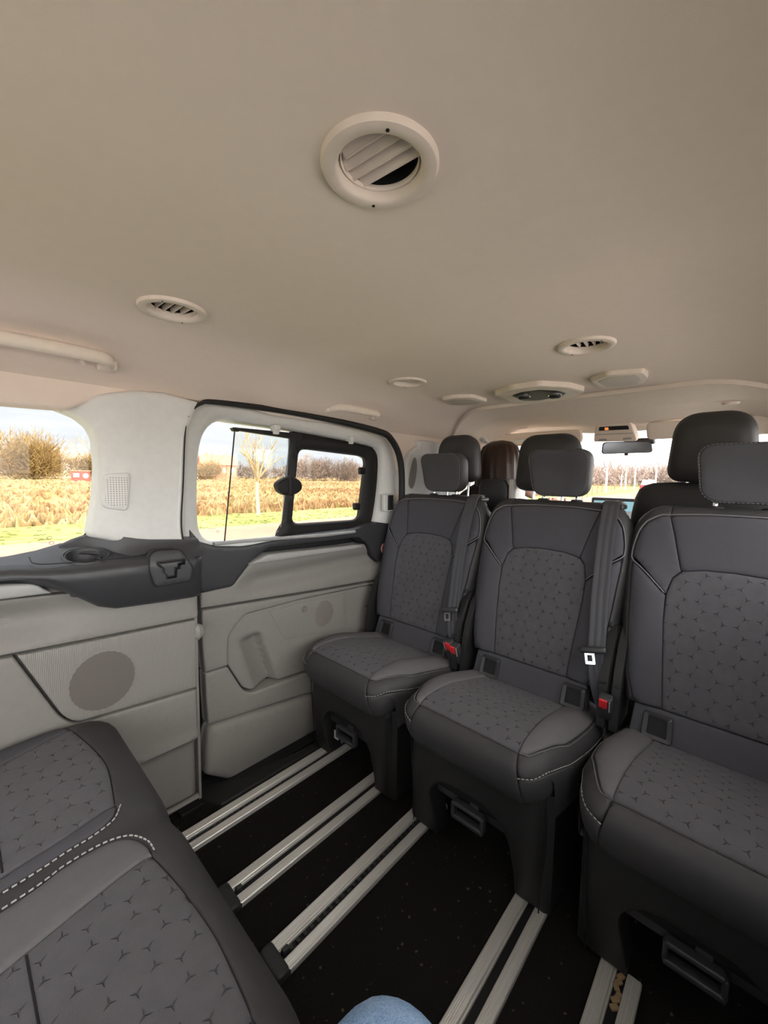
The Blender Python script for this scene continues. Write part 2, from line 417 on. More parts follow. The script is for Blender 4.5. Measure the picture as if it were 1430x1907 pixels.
# ---- floor
fl = MB()
fl.add([(-1.1, -.28, 0), (2.7, -.28, 0), (2.7, 1.27, 0), (-1.1, 1.27, 0), (-1.1, -.28, -.06), (2.7, -.28, -.06), (2.7, 1.27, -.06), (-1.1, 1.27, -.06)],
       [(0, 1, 2, 3), (7, 6, 5, 4), (0, 4, 5, 1), (1, 5, 6, 2), (2, 6, 7, 3), (3, 7, 4, 0)])
struct(fl.build('floor', M_('carpet'), smooth=False))
# ---- ceiling
def ceil_z(x, d):
    z = 1.303
    if d > .36:
        t = min(1.0, (d-.36)/.31); z -= .096*t**2.3
    ramp = 1/(1+math.exp(-(x-.67)/.018)); z -= .012*ramp-.006*max(0, 1-max(0, d-.36)/.14)       # shallow cross step
    if x < -.2: z -= .0
    return z
def step_x(y):                 # front edge of the rear headliner
    d = abs(y-YC); return 1.49+.02*d+(.55*max(0, d-.36)**1.5*2.6 if d > .36 else 0)
cg = MB(); ys = [YC+.67*math.sin(math.pi/2*k/30) for k in range(-30, 31)]; rows = []
for i in range(160):
    t = i/159; row = []
    for y in ys:
        x = -1.05+(step_x(y)+1.05)*t; row.append((x, y, ceil_z(x, abs(y-YC))))
    rows.append(row)
lip = [(x+.006, y, z-.012) for x, y, z in rows[-1]]; lip2 = [(x+.022, y, z-.010) for x, y, z in rows[-1]]
rows += [lip, lip2]
top = [[(x, y, z+.05) for x, y, z in rows[k]] for k in (len(rows)-1, 0)]
rws = rows+top
cg.loft(rws, closed=True, ringclosed=False, caps=False)
nY = len(ys); cg.f.append(tuple(k*nY for k in range(len(rws)))); cg.f.append(tuple(k*nY+nY-1 for k in range(len(rws)))[::-1])
ceil_o = struct(cg.build('ceiling', M_('headliner'), angle=60))
VENTS = [tuple(float(q) for q in SZ(px, py, zz_)[:2]) for px, py, zz_ in ((707, 318, 1.304), (322, 581, 1.304), (1091, 647, 1.292), (759, 714, 1.292))]
# front headliner above the windscreen
def front_z(x, d): 
    z = 1.306-.02*max(0, (x-1.5)/.3 if x < 1.8 else 1)-.10*max(0, x-1.75)**1.2
    if d > .40: z -= .11*((d-.40)/.27)**1.8
    return z
fr = MB(); rows = []
for i in range(40):
    t = i/39; row = []
    for y in ys:
        d = abs(y-YC); xs = step_x(y)+.012; xe = 2.24-.22*(d/.67)**2; x = xs+(max(xe, xs+.05)-xs)*t
        z = front_z(x, d)-.004
        rec = max(0, 1-abs(d-.36)/.22)*max(0, min(1, (x-1.80)/.05))*.012; row.append((x, y, z+rec))
    rows.append(row)
end = [(x+.02, y, z+.012) for x, y, z in rows[-1]]; rows.append(end)
top = [[(x, y, z+.04) for x, y, z in rows[k]] for k in (len(rows)-1, 0)]
fr.loft(rows+top, closed=True, ringclosed=False, caps=False)
struct(fr.build('ceiling_front', M_('front_headliner'), angle=60))

# ---- left wall, third row: grey lower trim
YQ = 1.16
def fQ(y0=YQ, lean=0.0):
    return lambda u, v, h: (u, y0+lean*v-h, v)
qb = MB()       # backing of the trim panel
qb.box((-.31, 1.215, .385), (1.56, .05, .77), .01)
wl = struct(qb.build('wall_left', M_('lower_grey')))
wl['label'] = 'pale grey side trim behind the sliding door'
seam = [(-.9, .640), (.048, .607), (.07, .606), (.458, .588)]
# scooped band under the armrest
def scoop(u, v):
    t = (v-.60)/.10; return -.040*math.exp(-((v-.672)/.040)**2)*(1/(1+math.exp((u-.17)/.04)))
slab('upper_trim', rpoly([(-.9, .640), (.048, .607), (.07, .606), (.462, .588), (.462, .70), (-.9, .79)], [0, 0, 0, .012, 0, 0]), fQ(), M_('lower_grey'), wl, h=.006, r=.006, sp=.012, bump=scoop, skirt=.04)
slab('speaker_panel', rpoly([(.075, .600), (.456, .583), (.452, .381), (.172, .402), (.147, .428)], [.002, .008, .004, .03, .02]), fQ(), M_('ribbed_grey'), wl, h=.006, r=.005, sp=.02, skirt=.03)
def lower_bump(u, v):
    # the foot of the trim steps in below a rounded shoulder
    a = 1/(1+math.exp(-(.222-v)/.006)); b = 1/(1+math.exp(-(u-.295-.1*(.2-v))/.006))
    c = 1/(1+math.exp(-(v-.200+(.44-u)*-.05)/.010))
    return .0-.022*a*b*(1-.0*c)+.010*math.exp(-((v-.232)/.014)**2)*b
slab('lower_trim', rpoly([(-.9, .634), (.045, .601), (.069, .599), (.141, .428), (.168, .397), (.452, .375), (.452, .040), (.44, .028), (.30, .030), (-.9, .03)], [0, 0, .002, .02, .03, .004, .02, .0, .01, 0]), fQ(), M_('lower_grey'), wl, h=.006, r=.005, sp=.011, bump=lower_bump, skirt=.035)
ft = MB(); ft.tube([(.312, 1.148, .055), (.38, 1.148, .052), (.446, 1.148, .052)], .006, flat=1.6); ft.build('foot_lip', M_('lower_grey'), wl)
# vertical end flange beside the door gap
fg = MB(); fg.loft([[(.452, 1.156, z), (.460, 1.158, z), (.464, 1.175, z), (.464, 1.24, z), (.452, 1.24, z)] for z in (.03, .2, .4, .60, .80)], caps=True); fg.build('edge_flange', M_('lower_grey'), wl)
bz = MB(); bz.lathe([(0, -.012), (.010, -.010), (.014, 0), (.010, .012), (0, .012)], (.462, 1.160, .545), 20, 'x', 1, 1.8); bz.build('bump_stop', M_('lower_grey'), wl)
gr = MB()
pts = [(.228+.068*math.cos(2*math.pi*k/90)*(1+.012*((k % 3)-1)), .487+.072*math.sin(2*math.pi*k/90)*(1+.012*((k % 3)-1))) for k in range(90)]
vs, fs, uv = slab_mesh(pts, fQ(YQ-.006), h=.0015, r=0, sp=.02, skirt=.002); gr.add(vs, fs).build('speaker_grille', M_('perforated_grey'), wl)['label'] = 'round brown-grey perforated speaker grille'

# ---- dark armrest ledge with cup holder
secs = [(-.9, 1.125, .780, .762, .788), (-.2, 1.130, .790, .765, .794), (.02, 1.128, .795, .766, .800), (.075, 1.120, .793, .763, .803), (.125, 1.100, .787, .752, .810), (.17, 1.086, .786, .725, .822),
        (.215, 1.080, .786, .690, .822), (.25, 1.080, .786, .677, .822), (.34, 1.082, .784, .670, .822), (.43, 1.088, .780, .664, .822), (.452, 1.096, .778, .662, .82), (.460, 1.115, .776, .662, .82)]
rings = []
for x, yf, zf, zb, zt in secs:
    rings.append([(x, 1.24, zt+.006), (x, 1.19, zt-.004), (x, yf+.03, zf+.010), (x, yf+.008, zf+.002), (x, yf, zf-.010), (x, yf+.002, zf-.03 if zf-zb > .05 else zf-.018), (x, yf+.012, zb+.012), (x, yf+.026, zb), (x, 1.24, zb)])
ar = MB().loft(rings).build('armrest', M_('dark_trim'), wl, angle=45); ar['label'] = 'dark armrest ledge with a cup holder'
cup_c = (.205, 1.150)
def carve(o, cutter_mb):
    c = cutter_mb.build('cutter', M_('dark_deep'), smooth=False); md = o.modifiers.new('b', 'BOOLEAN'); md.object = c; md.operation = 'DIFFERENCE'; md.solver = 'EXACT'
    bpy.context.view_layer.update(); dg = bpy.context.evaluated_depsgraph_get(); me = bpy.data.meshes.new_from_object(o.evaluated_get(dg)); o.modifiers.clear(); old = o.data; o.data = me
    bpy.data.objects.remove(c)
    for p in me.polygons: p.use_smooth = True
    try: me.set_sharp_from_angle(angle=R(50))
    except Exception: pass
cut = MB(); cut.lathe([(0, .70), (.036, .70), (.040, .86), (0, .86)], (*cup_c, 0), 40); carve(ar, cut)
cut = MB()
for vx, vy in VENTS: cut.lathe([(0, 1.25), (.046, 1.25), (.046, 1.40), (0, 1.40)], (vx, vy, 0), 40)
carve(ceil_o, cut)
cp = MB(); cp.lathe([(.0, .715), (.034, .715), (.0375, .775), (.0395, .800), (.0425, .8085), (.0460, .8095), (.0475, .805)], (*cup_c, 0), 48)
cp.v = [(x, y, z+(.275*(y-cup_c[1]) if z > .77 else 0)) for x, y, z in cp.v]
for a in (0.6, 2.7, 4.7): cp.box((cup_c[0]+.036*math.cos(a), cup_c[1]+.036*math.sin(a), .765), (.008, .016, .06), .003, rot=Matrix.Rotation(a, 3, 'Z'))
cpo = cp.build('cup_holder', M_('dark_trim'), wl)
ff = MB(); rings = []
for x, ya, yb, zt in ((.165, 1.212, 1.216, .826), (.19, 1.196, 1.206, .838), (.215, 1.192, 1.198, .846), (.245, 1.174, 1.181, .850), (.265, 1.146, 1.156, .848), (.285, 1.124, 1.138, .843), (.31, 1.114, 1.131, .837), (.34, 1.110, 1.130, .832), (.40, 1.104, 1.130, .826), (.458, 1.102, 1.130, .822)):
    za = .786+.275*(ya-1.08)
    rings.append([(x, ya-.008, za-.012), (x, ya, za), (x, ya+(yb-ya)*.5, za+(zt-za)*.25), (x, yb-.002, za+(zt-za)*.6), (x, yb+.002, zt), (x, 1.225, zt), (x, 1.225, .77)])
ff.loft(rings).build('ledge_fillet', M_('dark_trim'), wl, angle=60)
# thin line of the tray insert around the cup
tl = MB(); tl.tube([(x, y, .786+.29*(y-1.085)+.006) for x, y in smooth_line([(.105, 1.16), (.11, 1.128), (.15, 1.115), (.29, 1.105), (.325, 1.118), (.322, 1.16)], 6)], .0012, 6); tl.build('tray_line', M_('dark_deep'), wl)
# silver pull strip at the far left under the ledge
slab('trim_strip', rpoly([(-.6, .772), (.056, .766), (.108, .760), (.137, .732), (.055, .735), (-.6, .742)], .004), fQ(1.150), M_('trim_strip'), wl, h=.02, r=.007, sp=.015, skirt=.02)
# coat-hook / blind latch at the end of the ledge
lt = rpoly([(.322, .800), (.338, .810), (.394, .806), (.424, .752), (.415, .720), (.330, .719), (.317, .765)], .012)
def latch_bump(u, v): 
    return 0
fl_ = fQ(1.086)
lo = slab('latch_plate', lt, lambda u, v, h: (u, 1.088+.35*max(0, v-.775)-h, v), M_('dark_trim'), wl, h=.008, r=.004, sp=.01, skirt=.03)
cut = MB(); cut.prism([(.335, .778), (.405, .776), (.385, .764), (.376, .735), (.358, .735), (.350, .765)], lambda u, v, h: (u, 1.088-h, v), -.03, .05); carve(lo, cut)
cut = MB(); cut.prism([(.335, .778), (.405, .776), (.385, .764), (.376, .735), (.358, .735), (.350, .765)], lambda u, v, h: (u, 1.088-h, v), -.028, .05); carve(ar, cut)
hk = MB(); hk.box((.366, 1.105, .757), (.010, .03, .035), .003); hk.build('hook', M_('dark_trim'), wl)
ol = MB(); ol.tube([(u, 1.082+.35*max(0, v-.775), v) for u, v in lt], .0016, 6, closed=True); ol.build('latch_gap', M_('dark_deep'), wl)

# ---- white pillar between quarter window and sliding door
P = xz(1.15, (172, 1002), (258, 1017), (343, 1017), (341, 1000), (344, 900), (348, 800), (366, 750), (300, 732), (245, 728), (180, 734), (110, 752), (150, 772), (172, 792), (183, 815), (187, 870), (184, 930))
pl = rpoly(P, [0, 0, 0, 0, 0, 0, .01, 0, 0, 0, 0, .01, .01, .01, 0, 0])
def fP(u, v, h):
    e = max(0, .33-u); return (u, 1.155+e*e*2.6-h-.10*max(0, v-1.08), v)
pw = struct(slab('trim_1', pl, fP, M_('pillar_white'), h=.018, r=.016, sp=.015, skirt=.06)); pw['label'] = 'white pillar trim between the two left windows'
# headliner drop above the quarter window
slab_o = struct(slab('trim_2', rpoly([(-.9, 1.135), (.07, 1.140), (.150, 1.142), (.184, 1.144), (.25, 1.178), (.318, 1.190), (.318, 1.245), (-.9, 1.245)], [0, 0, .02, .01, .02, 0, 0, 0]), fQ(1.168), M_('headliner'), h=.012, r=.010, sp=.02, skirt=.03))
slab_o['label'] = 'headliner edge over the quarter window'
# pillar speaker
sp_p = xz(1.13, (197, 886), (204, 882), (241, 880), (244, 888), (241, 945), (236, 952), (202, 948), (194, 942))
def fS(u, v, h): x, y, z = fP(u, v, .018); return (x, y-h, z)
so = slab('pillar_speaker', rpoly(sp_p, .008), fS, M_('pillar_white'), h=.007, r=.005, sp=.01, skirt=.004)
tag(so, 'small white speaker cover on the pillar between the left windows', 'speaker')
c_ = np.mean(np.array(sp_p), 0); slab('grille', rpoly([tuple(c_+(np.array(p)-c_)*.80) for p in sp_p], .005), lambda u, v, h: fS(u, v, h+.0065), M_('perforated_white'), so, h=.002, r=.001, sp=.01, skirt=.001)

# ---- quarter window
wg = [(-.9, .78), (.06, .79), (.17, .82), (.232, .86), (.255, .93), (.262, 1.03), (.248, 1.10), (.20, 1.145), (.10, 1.155), (-.9, 1.15)]
w1 = struct(slab('window_1', wg, fQ(1.225), M_('glass_clear'), h=.002, r=0, sp=.08, skirt=.002))
ws = MB(); ws.tube([(u, 1.222, v) for u, v in smooth_line(wg[1:-1], 5)], .003, 8); ws.build('window_seal', M_('black_rubber'), w1)
# etched maker's marks low on the glass (unreadable strokes)
em = MB()
def etched(px0, py0, scale, y):
    for k in range(9):
        a = SY(px0+k*2.6*scale, py0-k*.15, y); em.tube([a, a+np.array([.0016*scale, 0, .0022*(k % 3-1)*.6])], .0006, 5)
    for k in range(6):
        a = SY(px0+4+k*4*scale, py0+5-k*.2, y); em.tube([a, a+np.array([.003*scale, 0, 0])], .0004, 5)
    a = SY(px0+30*scale, py0+5, y); em.tube([a+np.array([.0045*math.cos(t), 0, .0035*math.sin(t)]) for t in np.linspace(0, 6.2, 14)], .0005, 5)
etched(62, 997, 1.0, 1.222); etched(72, 1006, .8, 1.222)
em.build('etched_mark', M_('seat_plastic'), w1)

# ---- sliding door
dz = 1.245
db = MB(); db.box((.97, 1.285, .385), (1.00, .04, .77), .01); db.box((.475, 1.262, .40), (.06, .03, .78), .005)
door = struct(db.build('door_1', M_('dark_deep'))); door['label'] = 'grey sliding door with an opening window'
fD = lambda y: (lambda u, v, h: (u, y-h, v))
XR = (760, 0)
yU = 1.205
upper = xz(yU, (371, 1103), (371, 1132), (560, 1102), (760, 1068), (760, 1040), (700, 1047), (675, 1012), (480, 1040), (466, 1044), (430, 1090))
def up_b(u, v): return -.030*math.exp(-((v-.650-.02*(u-.9))/.030)**2)*min(1, max(0, (u-.60)/.08))
slab('upper_panel', rpoly(upper, [.003, .004, 0, 0, 0, .008, .01, 0, .006, .01]), fD(yU), M_('lower_grey'), door, h=.012, r=.006, sp=.014, bump=up_b, skirt=.05)
yM = 1.215
frame = xz(yM, (373, 1135), (560, 1105), (760, 1071), (760, 1100), (706, 1094), (690, 1087), (560, 1114), (452, 1142), (421, 1182), (421, 1237), (379, 1250), (374, 1200))
slab('panel_surround', rpoly(frame, [.005, 0, 0, 0, .01, .01, 0, .02, .02, .004, .003, 0]), fD(yM), M_('lower_grey'), door, h=.014, r=.006, sp=.012, skirt=.05)
pocket = xz(yM, (423, 1237), (423, 1183), (453, 1144), (560, 1116), (690, 1089), (706, 1096), (760, 1104), (760, 1208), (560, 1251), (466, 1284), (451, 1280))
gl = xz(yM, (446, 1196), (484, 1187), (512, 1268), (474, 1280))
def pull_b(u, v):
    # recessed hand pull, deepest on its right side
    q = (v-.28)/(.455-.28)
    uL = gl[3][0]+(gl[0][0]-gl[3][0])*q; uR = gl[2][0]+(gl[1][0]-gl[2][0])*q
    t = (u-uL)/(uR-uL+1e-6)
    sv = 1/(1+math.exp(-(gl[0][1]+.004-v)/.004)); sL = 1/(1+math.exp(-(u-uL)/.004)); sR = 1/(1+math.exp(-(uR-u)/.003))
    return -.050*sv*sL*sR*(.15+.85*min(1, max(0, t)))
slab('pocket_panel', rpoly(pocket, [.004, .02, .02, 0, .01, .01, 0, 0, 0, .012, .012]), fD(yM), M_('lower_grey'), door, h=.002, r=.004, sp=.009, bump=pull_b, skirt=.05)
kn = SY(566, 1134, yM); MB().lathe([(0, .0), (.010, 0), (.012, .004), (.012, .01)], (kn[0], yM-.008, kn[2]), 24, 'y').build('round_cap', M_('grille_brown'), door)
sg = SY(602, 1142, yM); slab('speaker_grille', [(sg[0]+.045*math.cos(t), sg[2]+.050*math.sin(t)) for t in np.linspace(0, 2*math.pi, 48, endpoint=False)], fD(yM-.003), M_('perforated_grey'), door, h=.003, r=.002, sp=.03, skirt=.004)
sp2 = xz(yM, (500, 1137), (640, 1105), (646, 1166), (530, 1192)); slab('grille_panel', rpoly(sp2, [.003, .003, .003, .003]), fD(yM-.002), M_('ribbed_grey'), door, h=.0016, r=.001, sp=.02, skirt=.004)
yL = 1.215
lower = xz(yL, (379, 1252), (421, 1240), (449, 1283), (466, 1288), (560, 1254), (760, 1211), (760, 1250), (560, 1291), (385, 1347), (381, 1300))
slab('lower_panel', rpoly(lower, [.004, .004, .01, .01, 0, 0, 0, 0, .006, 0]), fD(yL), M_('lower_grey'), door, h=.014, r=.006, sp=.012, skirt=.05)
bulge = xz(yL, (385, 1350), (560, 1294), (760, 1253), (760, 1330), (600, 1385), (432, 1452), (376, 1437), (378, 1395))
def bl_b(u, v): return .012*math.sin(max(0, min(1, (v-.0)/.2))*math.pi)
slab('map_pocket', rpoly(bulge, [.02, 0, 0, 0, 0, .01, .01, .02]), fD(yL), M_('lower_grey'), door, h=.018, r=.018, sp=.012, bump=bl_b, skirt=.06)
dark = xz(1.20, (372, 1103), (430, 1091), (464, 1044), (495, 1020), (663, 1000), (678, 1010), (702, 1046), (760, 1040), (760, 980), (700, 972), (660, 985), (560, 996), (450, 1016), (400, 1016), (370, 1008), (350, 985), (352, 1040), (368, 1075))
slab('upper_trim', rpoly(dark, [0, .012, .006, .004, .004, .006, .01, 0, 0, 0, .01, 0, 0, 0, 0, 0, 0, 0]), fD(1.20), M_('dark_trim'), door, h=.014, r=.006, sp=.014, skirt=.05)['label'] = 'dark upper door trim'
strip = xz(1.19, (458, 1050), (494, 1031), (664, 1013), (674, 1019), (500, 1045))
slab('trim_strip', rpoly(strip, [.003, .006, .006, .003, .003]), fD(1.19), M_('trim_strip'), door, h=.020, r=.008, sp=.01, skirt=.03)
lg = MB(); lg.tube([SY(398, 1013, 1.185), SY(450, 1008, 1.185), SY(540, 1001, 1.185), SY(600, 997, 1.185), SY(660, 990, 1.185)], .006, 8, flat=1.5); lg.build('window_ledge', M_('trim_strip'), door)
# window surround: outer rim, face, inner rim
outer = xz(1.19, (352, 1020), (338, 985), (341, 900), (345, 805), (352, 772), (372, 752), (410, 753), (560, 775), (700, 806), (732, 822), (748, 850), (752, 900), (745, 960), (700, 985), (560, 1002), (450, 1018), (390, 1022))
inner = xz(1.235, (380, 1004), (366, 985), (362, 940), (364, 850), (376, 805), (403, 785), (440, 788), (560, 806), (680, 830), (697, 840), (702, 862), (698, 920), (688, 978), (676, 985), (560, 995), (450, 1006), (400, 1008))
cc = (.86, .985)
o_ = by_angle(smooth_line(outer, 5, True), cc, 140); i_ = by_angle(smooth_line(inner, 5, True), cc, 140)
def mixl(a, b, t): return [(p[0]*(1-t)+q[0]*t, p[1]*(1-t)+q[1]*t) for p, q in zip(a, b)]
L3 = lambda l, y: [(u, y, v) for u, v in l]
rm = ringmesh([L3(o_, 1.26), L3(o_, 1.205), L3(mixl(o_, i_, .06), 1.194), L3(mixl(o_, i_, .2), 1.190), L3(mixl(o_, i_, .6), 1.194), L3(mixl(o_, i_, .86), 1.202), L3(mixl(o_, i_, .97), 1.215), L3(i_, 1.235), L3(i_, 1.262)])
rm.build('window_surround', M_('pillar_white'), door, angle=60)['label'] = 'off-white window surround'
# black rubber seal of the door aperture
seal = smooth_line(xz(1.135, (372, 1130), (367, 1090), (350, 1035), (338, 985), (341, 900), (345, 805), (352, 770), (373, 752), (410, 750), (560, 771), (700, 802), (730, 821), (746, 862), (748, 930), (742, 1000)), 8)
t_ = len(seal); sl = MB(); sl.tube([(u, 1.135, v) for u, v in seal], [.0022 if k/t_ < .40 else (.0055 if k/t_ < .5 else .0055+.0085*min(1, (k/t_-.5)*4)) for k in range(t_)], 10); struct(sl.build('trim_3', M_('black_rubber')))['label'] = 'black rubber seal around the sliding door opening'
# pale bead on the pillar side of the seal
bd_ = MB(); bd_.tube([(u-.006, 1.140, v) for u, v in seal[15:int(t_*.44)]], .006, 8); bd_.build('seal_bead', M_('pillar_white'), pw)
# latch cover on the front edge of the surround
lc = MB(); a = SY(724, 936, 1.17); lc.box((a[0], 1.178, a[2]), (.055, .02, .075), .004); lco = lc.build('latch_cover', M_('pillar_white'), door)
lc = MB(); lc.box((a[0]+.006, 1.166, a[2]), (.030, .012, .066), .003); lc.box((a[0]+.012, 1.160, a[2]), (.006, .008, .062), .002); lc.build('latch_slot', M_('dark_deep'), lco)
# no-smoking style warning sticker, half hidden behind the seat
st = SY(717, 1021, 1.182); sk = MB(); sk.lathe([(0, 0), (.0225, 0), (.0225, .003)], (st[0], 1.183, st[2]), 32, 'y'); sko = sk.build('warning_sticker', M_('white_label'))
tag(sko, 'round red-ringed warning sticker on the dark door trim, half behind the left seat', 'sticker')
sk = MB(); sk.tube([(st[0]+.020*math.cos(t), 1.1825, st[2]+.020*math.sin(t)) for t in np.linspace(0, 2*math.pi, 40, endpoint=False)], .0025, 6, closed=True); sk.tube([(st[0]-.014, 1.182, st[2]+.014), (st[0]+.014, 1.182, st[2]-.014)], .0022, 6); sk.build('ring', M_('red_ring'), sko)
sk = MB(); sk.box((st[0], 1.182, st[2]), (.026, .002, .006), .001); sk.build('symbol', M_('dark_deep'), sko)

# ---- door window: fixed glass, black opening frame, sliding pane
YG = 1.245
wp = smooth_line([(i_[k][0], i_[k][1]) for k in range(0, 140, 4)], 2, True)
w2 = struct(slab('window_2', wp, fD(YG+.012), M_('glass_clear'), h=.002, r=0, sp=.08, skirt=.002))
op = xz(YG, (553, 846), (558, 838), (570, 837), (668, 849), (677, 853), (679, 862), (667, 962), (660, 968), (556, 975), (545, 973), (542, 965))
ou = xz(YG, (541, 808), (560, 806), (690, 828), (703, 838), (706, 870), (694, 985), (670, 990), (560, 1000), (500, 1003), (521, 990), (527, 975), (533, 900), (539, 840))
oc = tuple(np.mean(np.array(op), 0)); a_ = by_angle(smooth_line(ou, 4, True), oc, 120); b_ = by_angle(rpoly(op, .008), oc, 120)
ringmesh([L3(a_, YG+.01), L3(a_, YG-.008), L3(mixl(a_, b_, .15), YG-.014), L3(mixl(a_, b_, .85), YG-.014), L3(b_, YG-.006), L3(b_, YG+.01)]).build('opening_frame', M_('black_rubber'), w2, angle=50)
tr = MB(); tr.prism(xz(YG-.01, (434, 796), (560, 808), (560, 820), (436, 801)), fD(YG-.01), -.01, .008); tr.prism(xz(YG-.012, (430, 797), (445, 797), (443, 804), (434, 803)), fD(YG-.012), -.01, .008); tr.build('slide_rail', M_('black_rubber'), w2)
spn = xz(YG-.002, (437, 803), (538, 817), (533, 900), (522, 985), (505, 1000), (418, 1006))
slab('sliding_pane', spn, fD(YG-.002), M_('glass_slide'), w2, h=.0015, r=0, sp=.08, skirt=.0015)
pe = MB(); pe.tube([SY(437, 801, YG-.006), SY(428, 900, YG-.006), SY(418, 1008, YG-.006)], .0022, 6); pe.build('pane_edge', M_('black_rubber'), w2)
la = MB(); lp = xz(YG-.03, (515, 905), (518, 898), (527, 892), (536, 888), (548, 889), (558, 895), (562, 903), (561, 912), (553, 919), (543, 922), (531, 922), (520, 916))
vs, fs, uv = slab_mesh(smooth_line(lp, 3, True), fD(YG-.014), h=.022, r=.008, sp=.01, skirt=.004); la.add(vs, fs)
c0 = SY(540, 905, YG-.03); la.box((c0[0], YG-.028, c0[2]), (.022, .03, .07), .006); la.build('window_latch', M_('black_rubber'), w2)
for (x, y) in ((673, 877), (663, 943)):
    q = SY(x, y, YG-.02); cb = MB(); cb.box((q[0], YG-.022, q[2]), (.034, .018, .030), .006); cb.build('catch', M_('black_rubber'), w2)
for (x, y) in ((513, 797), (652, 817)):
    q = SY(x, y, 1.20); hk = MB(); hk.box((q[0], 1.200, q[2]), (.026, .030, .022), .004); hk.box((q[0]-.004, 1.190, q[2]-.014), (.020, .012, .016), .003); hk.build('blind_hook', M_('pillar_white'), door)
em = MB(); etched(388, 985, .6, YG-.002); em.build('etched_mark', M_('seat_plastic'), w2)

# ---- sill step plate
spp = [(.434, 1.235), (.43, 1.217), (.495, 1.103), (.60, 1.103), (.94, 1.103), (.97, 1.13), (.80, 1.135), (.60, 1.168), (.52, 1.20), (.505, 1.235)]
sp_ = slab('trim_4', rpoly(spp, .006), lambda u, v, h: (u, v, h), M_('seat_plastic'), h=.020, r=.006, sp=.02, skirt=0)
struct(sp_)['label'] = 'black plastic sill plate of the sliding door'
sw = MB(); sw.box((1.0, 1.225, .006), (1.20, .14, .012), .002); sw.box((1.0, 1.30, .05), (1.3, .02, .14), .002); struct(sw.build('trim_5', M_('dark_deep')))['label'] = 'black door well floor'

# ---- roof side rail above the windows
rl = MB(); rl.box((-.28, 1.225, 1.205), (1.50, .05, .09), .01); rl.box((.65, 1.200, 1.252), (3.4, .115, .030), .004); rl.box((.97, 1.240, 1.255), (1.10, .05, .078), .01); rl.box((1.90, 1.205, 1.205), (.95, .07, .10), .02)
struct(rl.build('trim_8', M_('headliner')))['label'] = 'headliner rail above the left windows'
q9 = xz(1.165, (715, 788), (860, 800), (845, 812), (832, 826), (778, 822), (764, 845), (757, 880), (752, 940), (744, 940), (747, 880), (738, 835), (722, 812))
struct(slab('trim_9', q9, fD(1.165), M_('headliner'), h=.004, r=.002, sp=.02, skirt=.03))['label'] = 'headliner edge between the door seal and the pillar'
# ---- B-pillar in front of the door, and front door beyond
yB = 1.15
pb = xz(yB, (756, 1060), (752, 930), (748, 905), (752, 870), (760, 843), (776, 830), (777, 820), (808, 822), (832, 826), (838, 815), (850, 860), (850, 1060))
bp = struct(slab('trim_6', smooth_line(pb, 2, True), fD(yB), M_('pillar_white'), h=.014, r=.012, sp=.02, skirt=.08)); bp['label'] = 'pale pillar trim ahead of the sliding door'
sl_ = xz(yB-.014, (773, 852), (776, 868), (773, 895), (767, 910), (761, 903), (762, 885), (768, 858)); slab('belt_slot', smooth_line(sl_, 3, True), fD(yB-.014), M_('grille_brown'), bp, h=.003, r=.002, sp=.02, skirt=.002)
d2 = MB(); d2.box((2.05, 1.23, .42), (.95, .05, .86), .02); d2.box((2.05, 1.19, .62), (.85, .06, .09), .02); struct(d2.build('door_2', M_('dark_trim')))['label'] = 'dark front door on the left'
w3 = MB(); w3.box((2.05, 1.235, 1.02), (.95, .004, .34)); struct(w3.build('window_3', M_('glass_clear'), smooth=False))
# front pillars and windscreen
ap = MB()
for y in (1.13, mirror_y(1.13)): ap.tube([(2.05, y, 1.20), (2.35, y+(.04 if y > YC else -.04), 1.03), (2.72, y+(.06 if y > YC else -.06), .84)], [.045, .04, .045], 12)
struct(ap.build('trim_7', M_('front_headliner')))['label'] = 'sloping windscreen pillars'
wn = MB(); wn.add([(2.26, mirror_y(1.08), 1.215), (2.26, 1.08, 1.215), (2.86, 1.16, .80), (2.86, mirror_y(1.16), .80)], [(0, 1, 2, 3)])
struct(wn.build('window_4', M_('glass_clear'), smooth=False))['label'] = 'windscreen'
# ---- right wall with its own sliding-door and quarter windows, and the tail
def side_wall(y, name):
    w = MB(); w.box((.35, y, .40), (2.3, .06, .80), .02); o = struct(w.build(name, M_('lower_grey')))
    w = MB(); w.box((.35, y, 1.19), (2.3, .05, .06), .01)
    for x, s in ((-.75, .08), (.33, .12), (1.47, .12)): w.box((x, y, .98), (s, .05, .40), .01)
    w.build('window_pillar', M_('pillar_white'), o); return o
side_wall(mirror_y(1.235), 'wall_right')
for n, (a, b) in enumerate(((-.70, .27), (.39, 1.41))):
    g = MB(); g.box(((a+b)/2, mirror_y(1.225), .98), (b-a, .004, .38)); struct(g.build('window_%d' % (5+n), M_('glass_clear'), smooth=False))
g = MB(); g.box((2.05, mirror_y(1.235), .42), (.95, .05, .86), .02); struct(g.build('door_3', M_('dark_trim')))['label'] = 'dark front door on the right'
g = MB(); g.box((2.05, mirror_y(1.235), 1.02), (.95, .004, .34)); struct(g.build('window_7', M_('glass_clear'), smooth=False))
bk = MB(); bk.box((-1.03, YC, .40), (.06, 1.48, .80), .02); bk.box((-1.03, YC, 1.23), (.06, 1.40, .07), .02)
for y in (YC+.66, YC-.66): bk.box((-1.03, y, 1.0), (.06, .1, .42), .01)
struct(bk.build('wall_back', M_('lower_grey')))
g = MB(); g.box((-1.03, YC, 1.0), (.004, 1.24, .40)); struct(g.build('window_8', M_('glass_clear'), smooth=False))
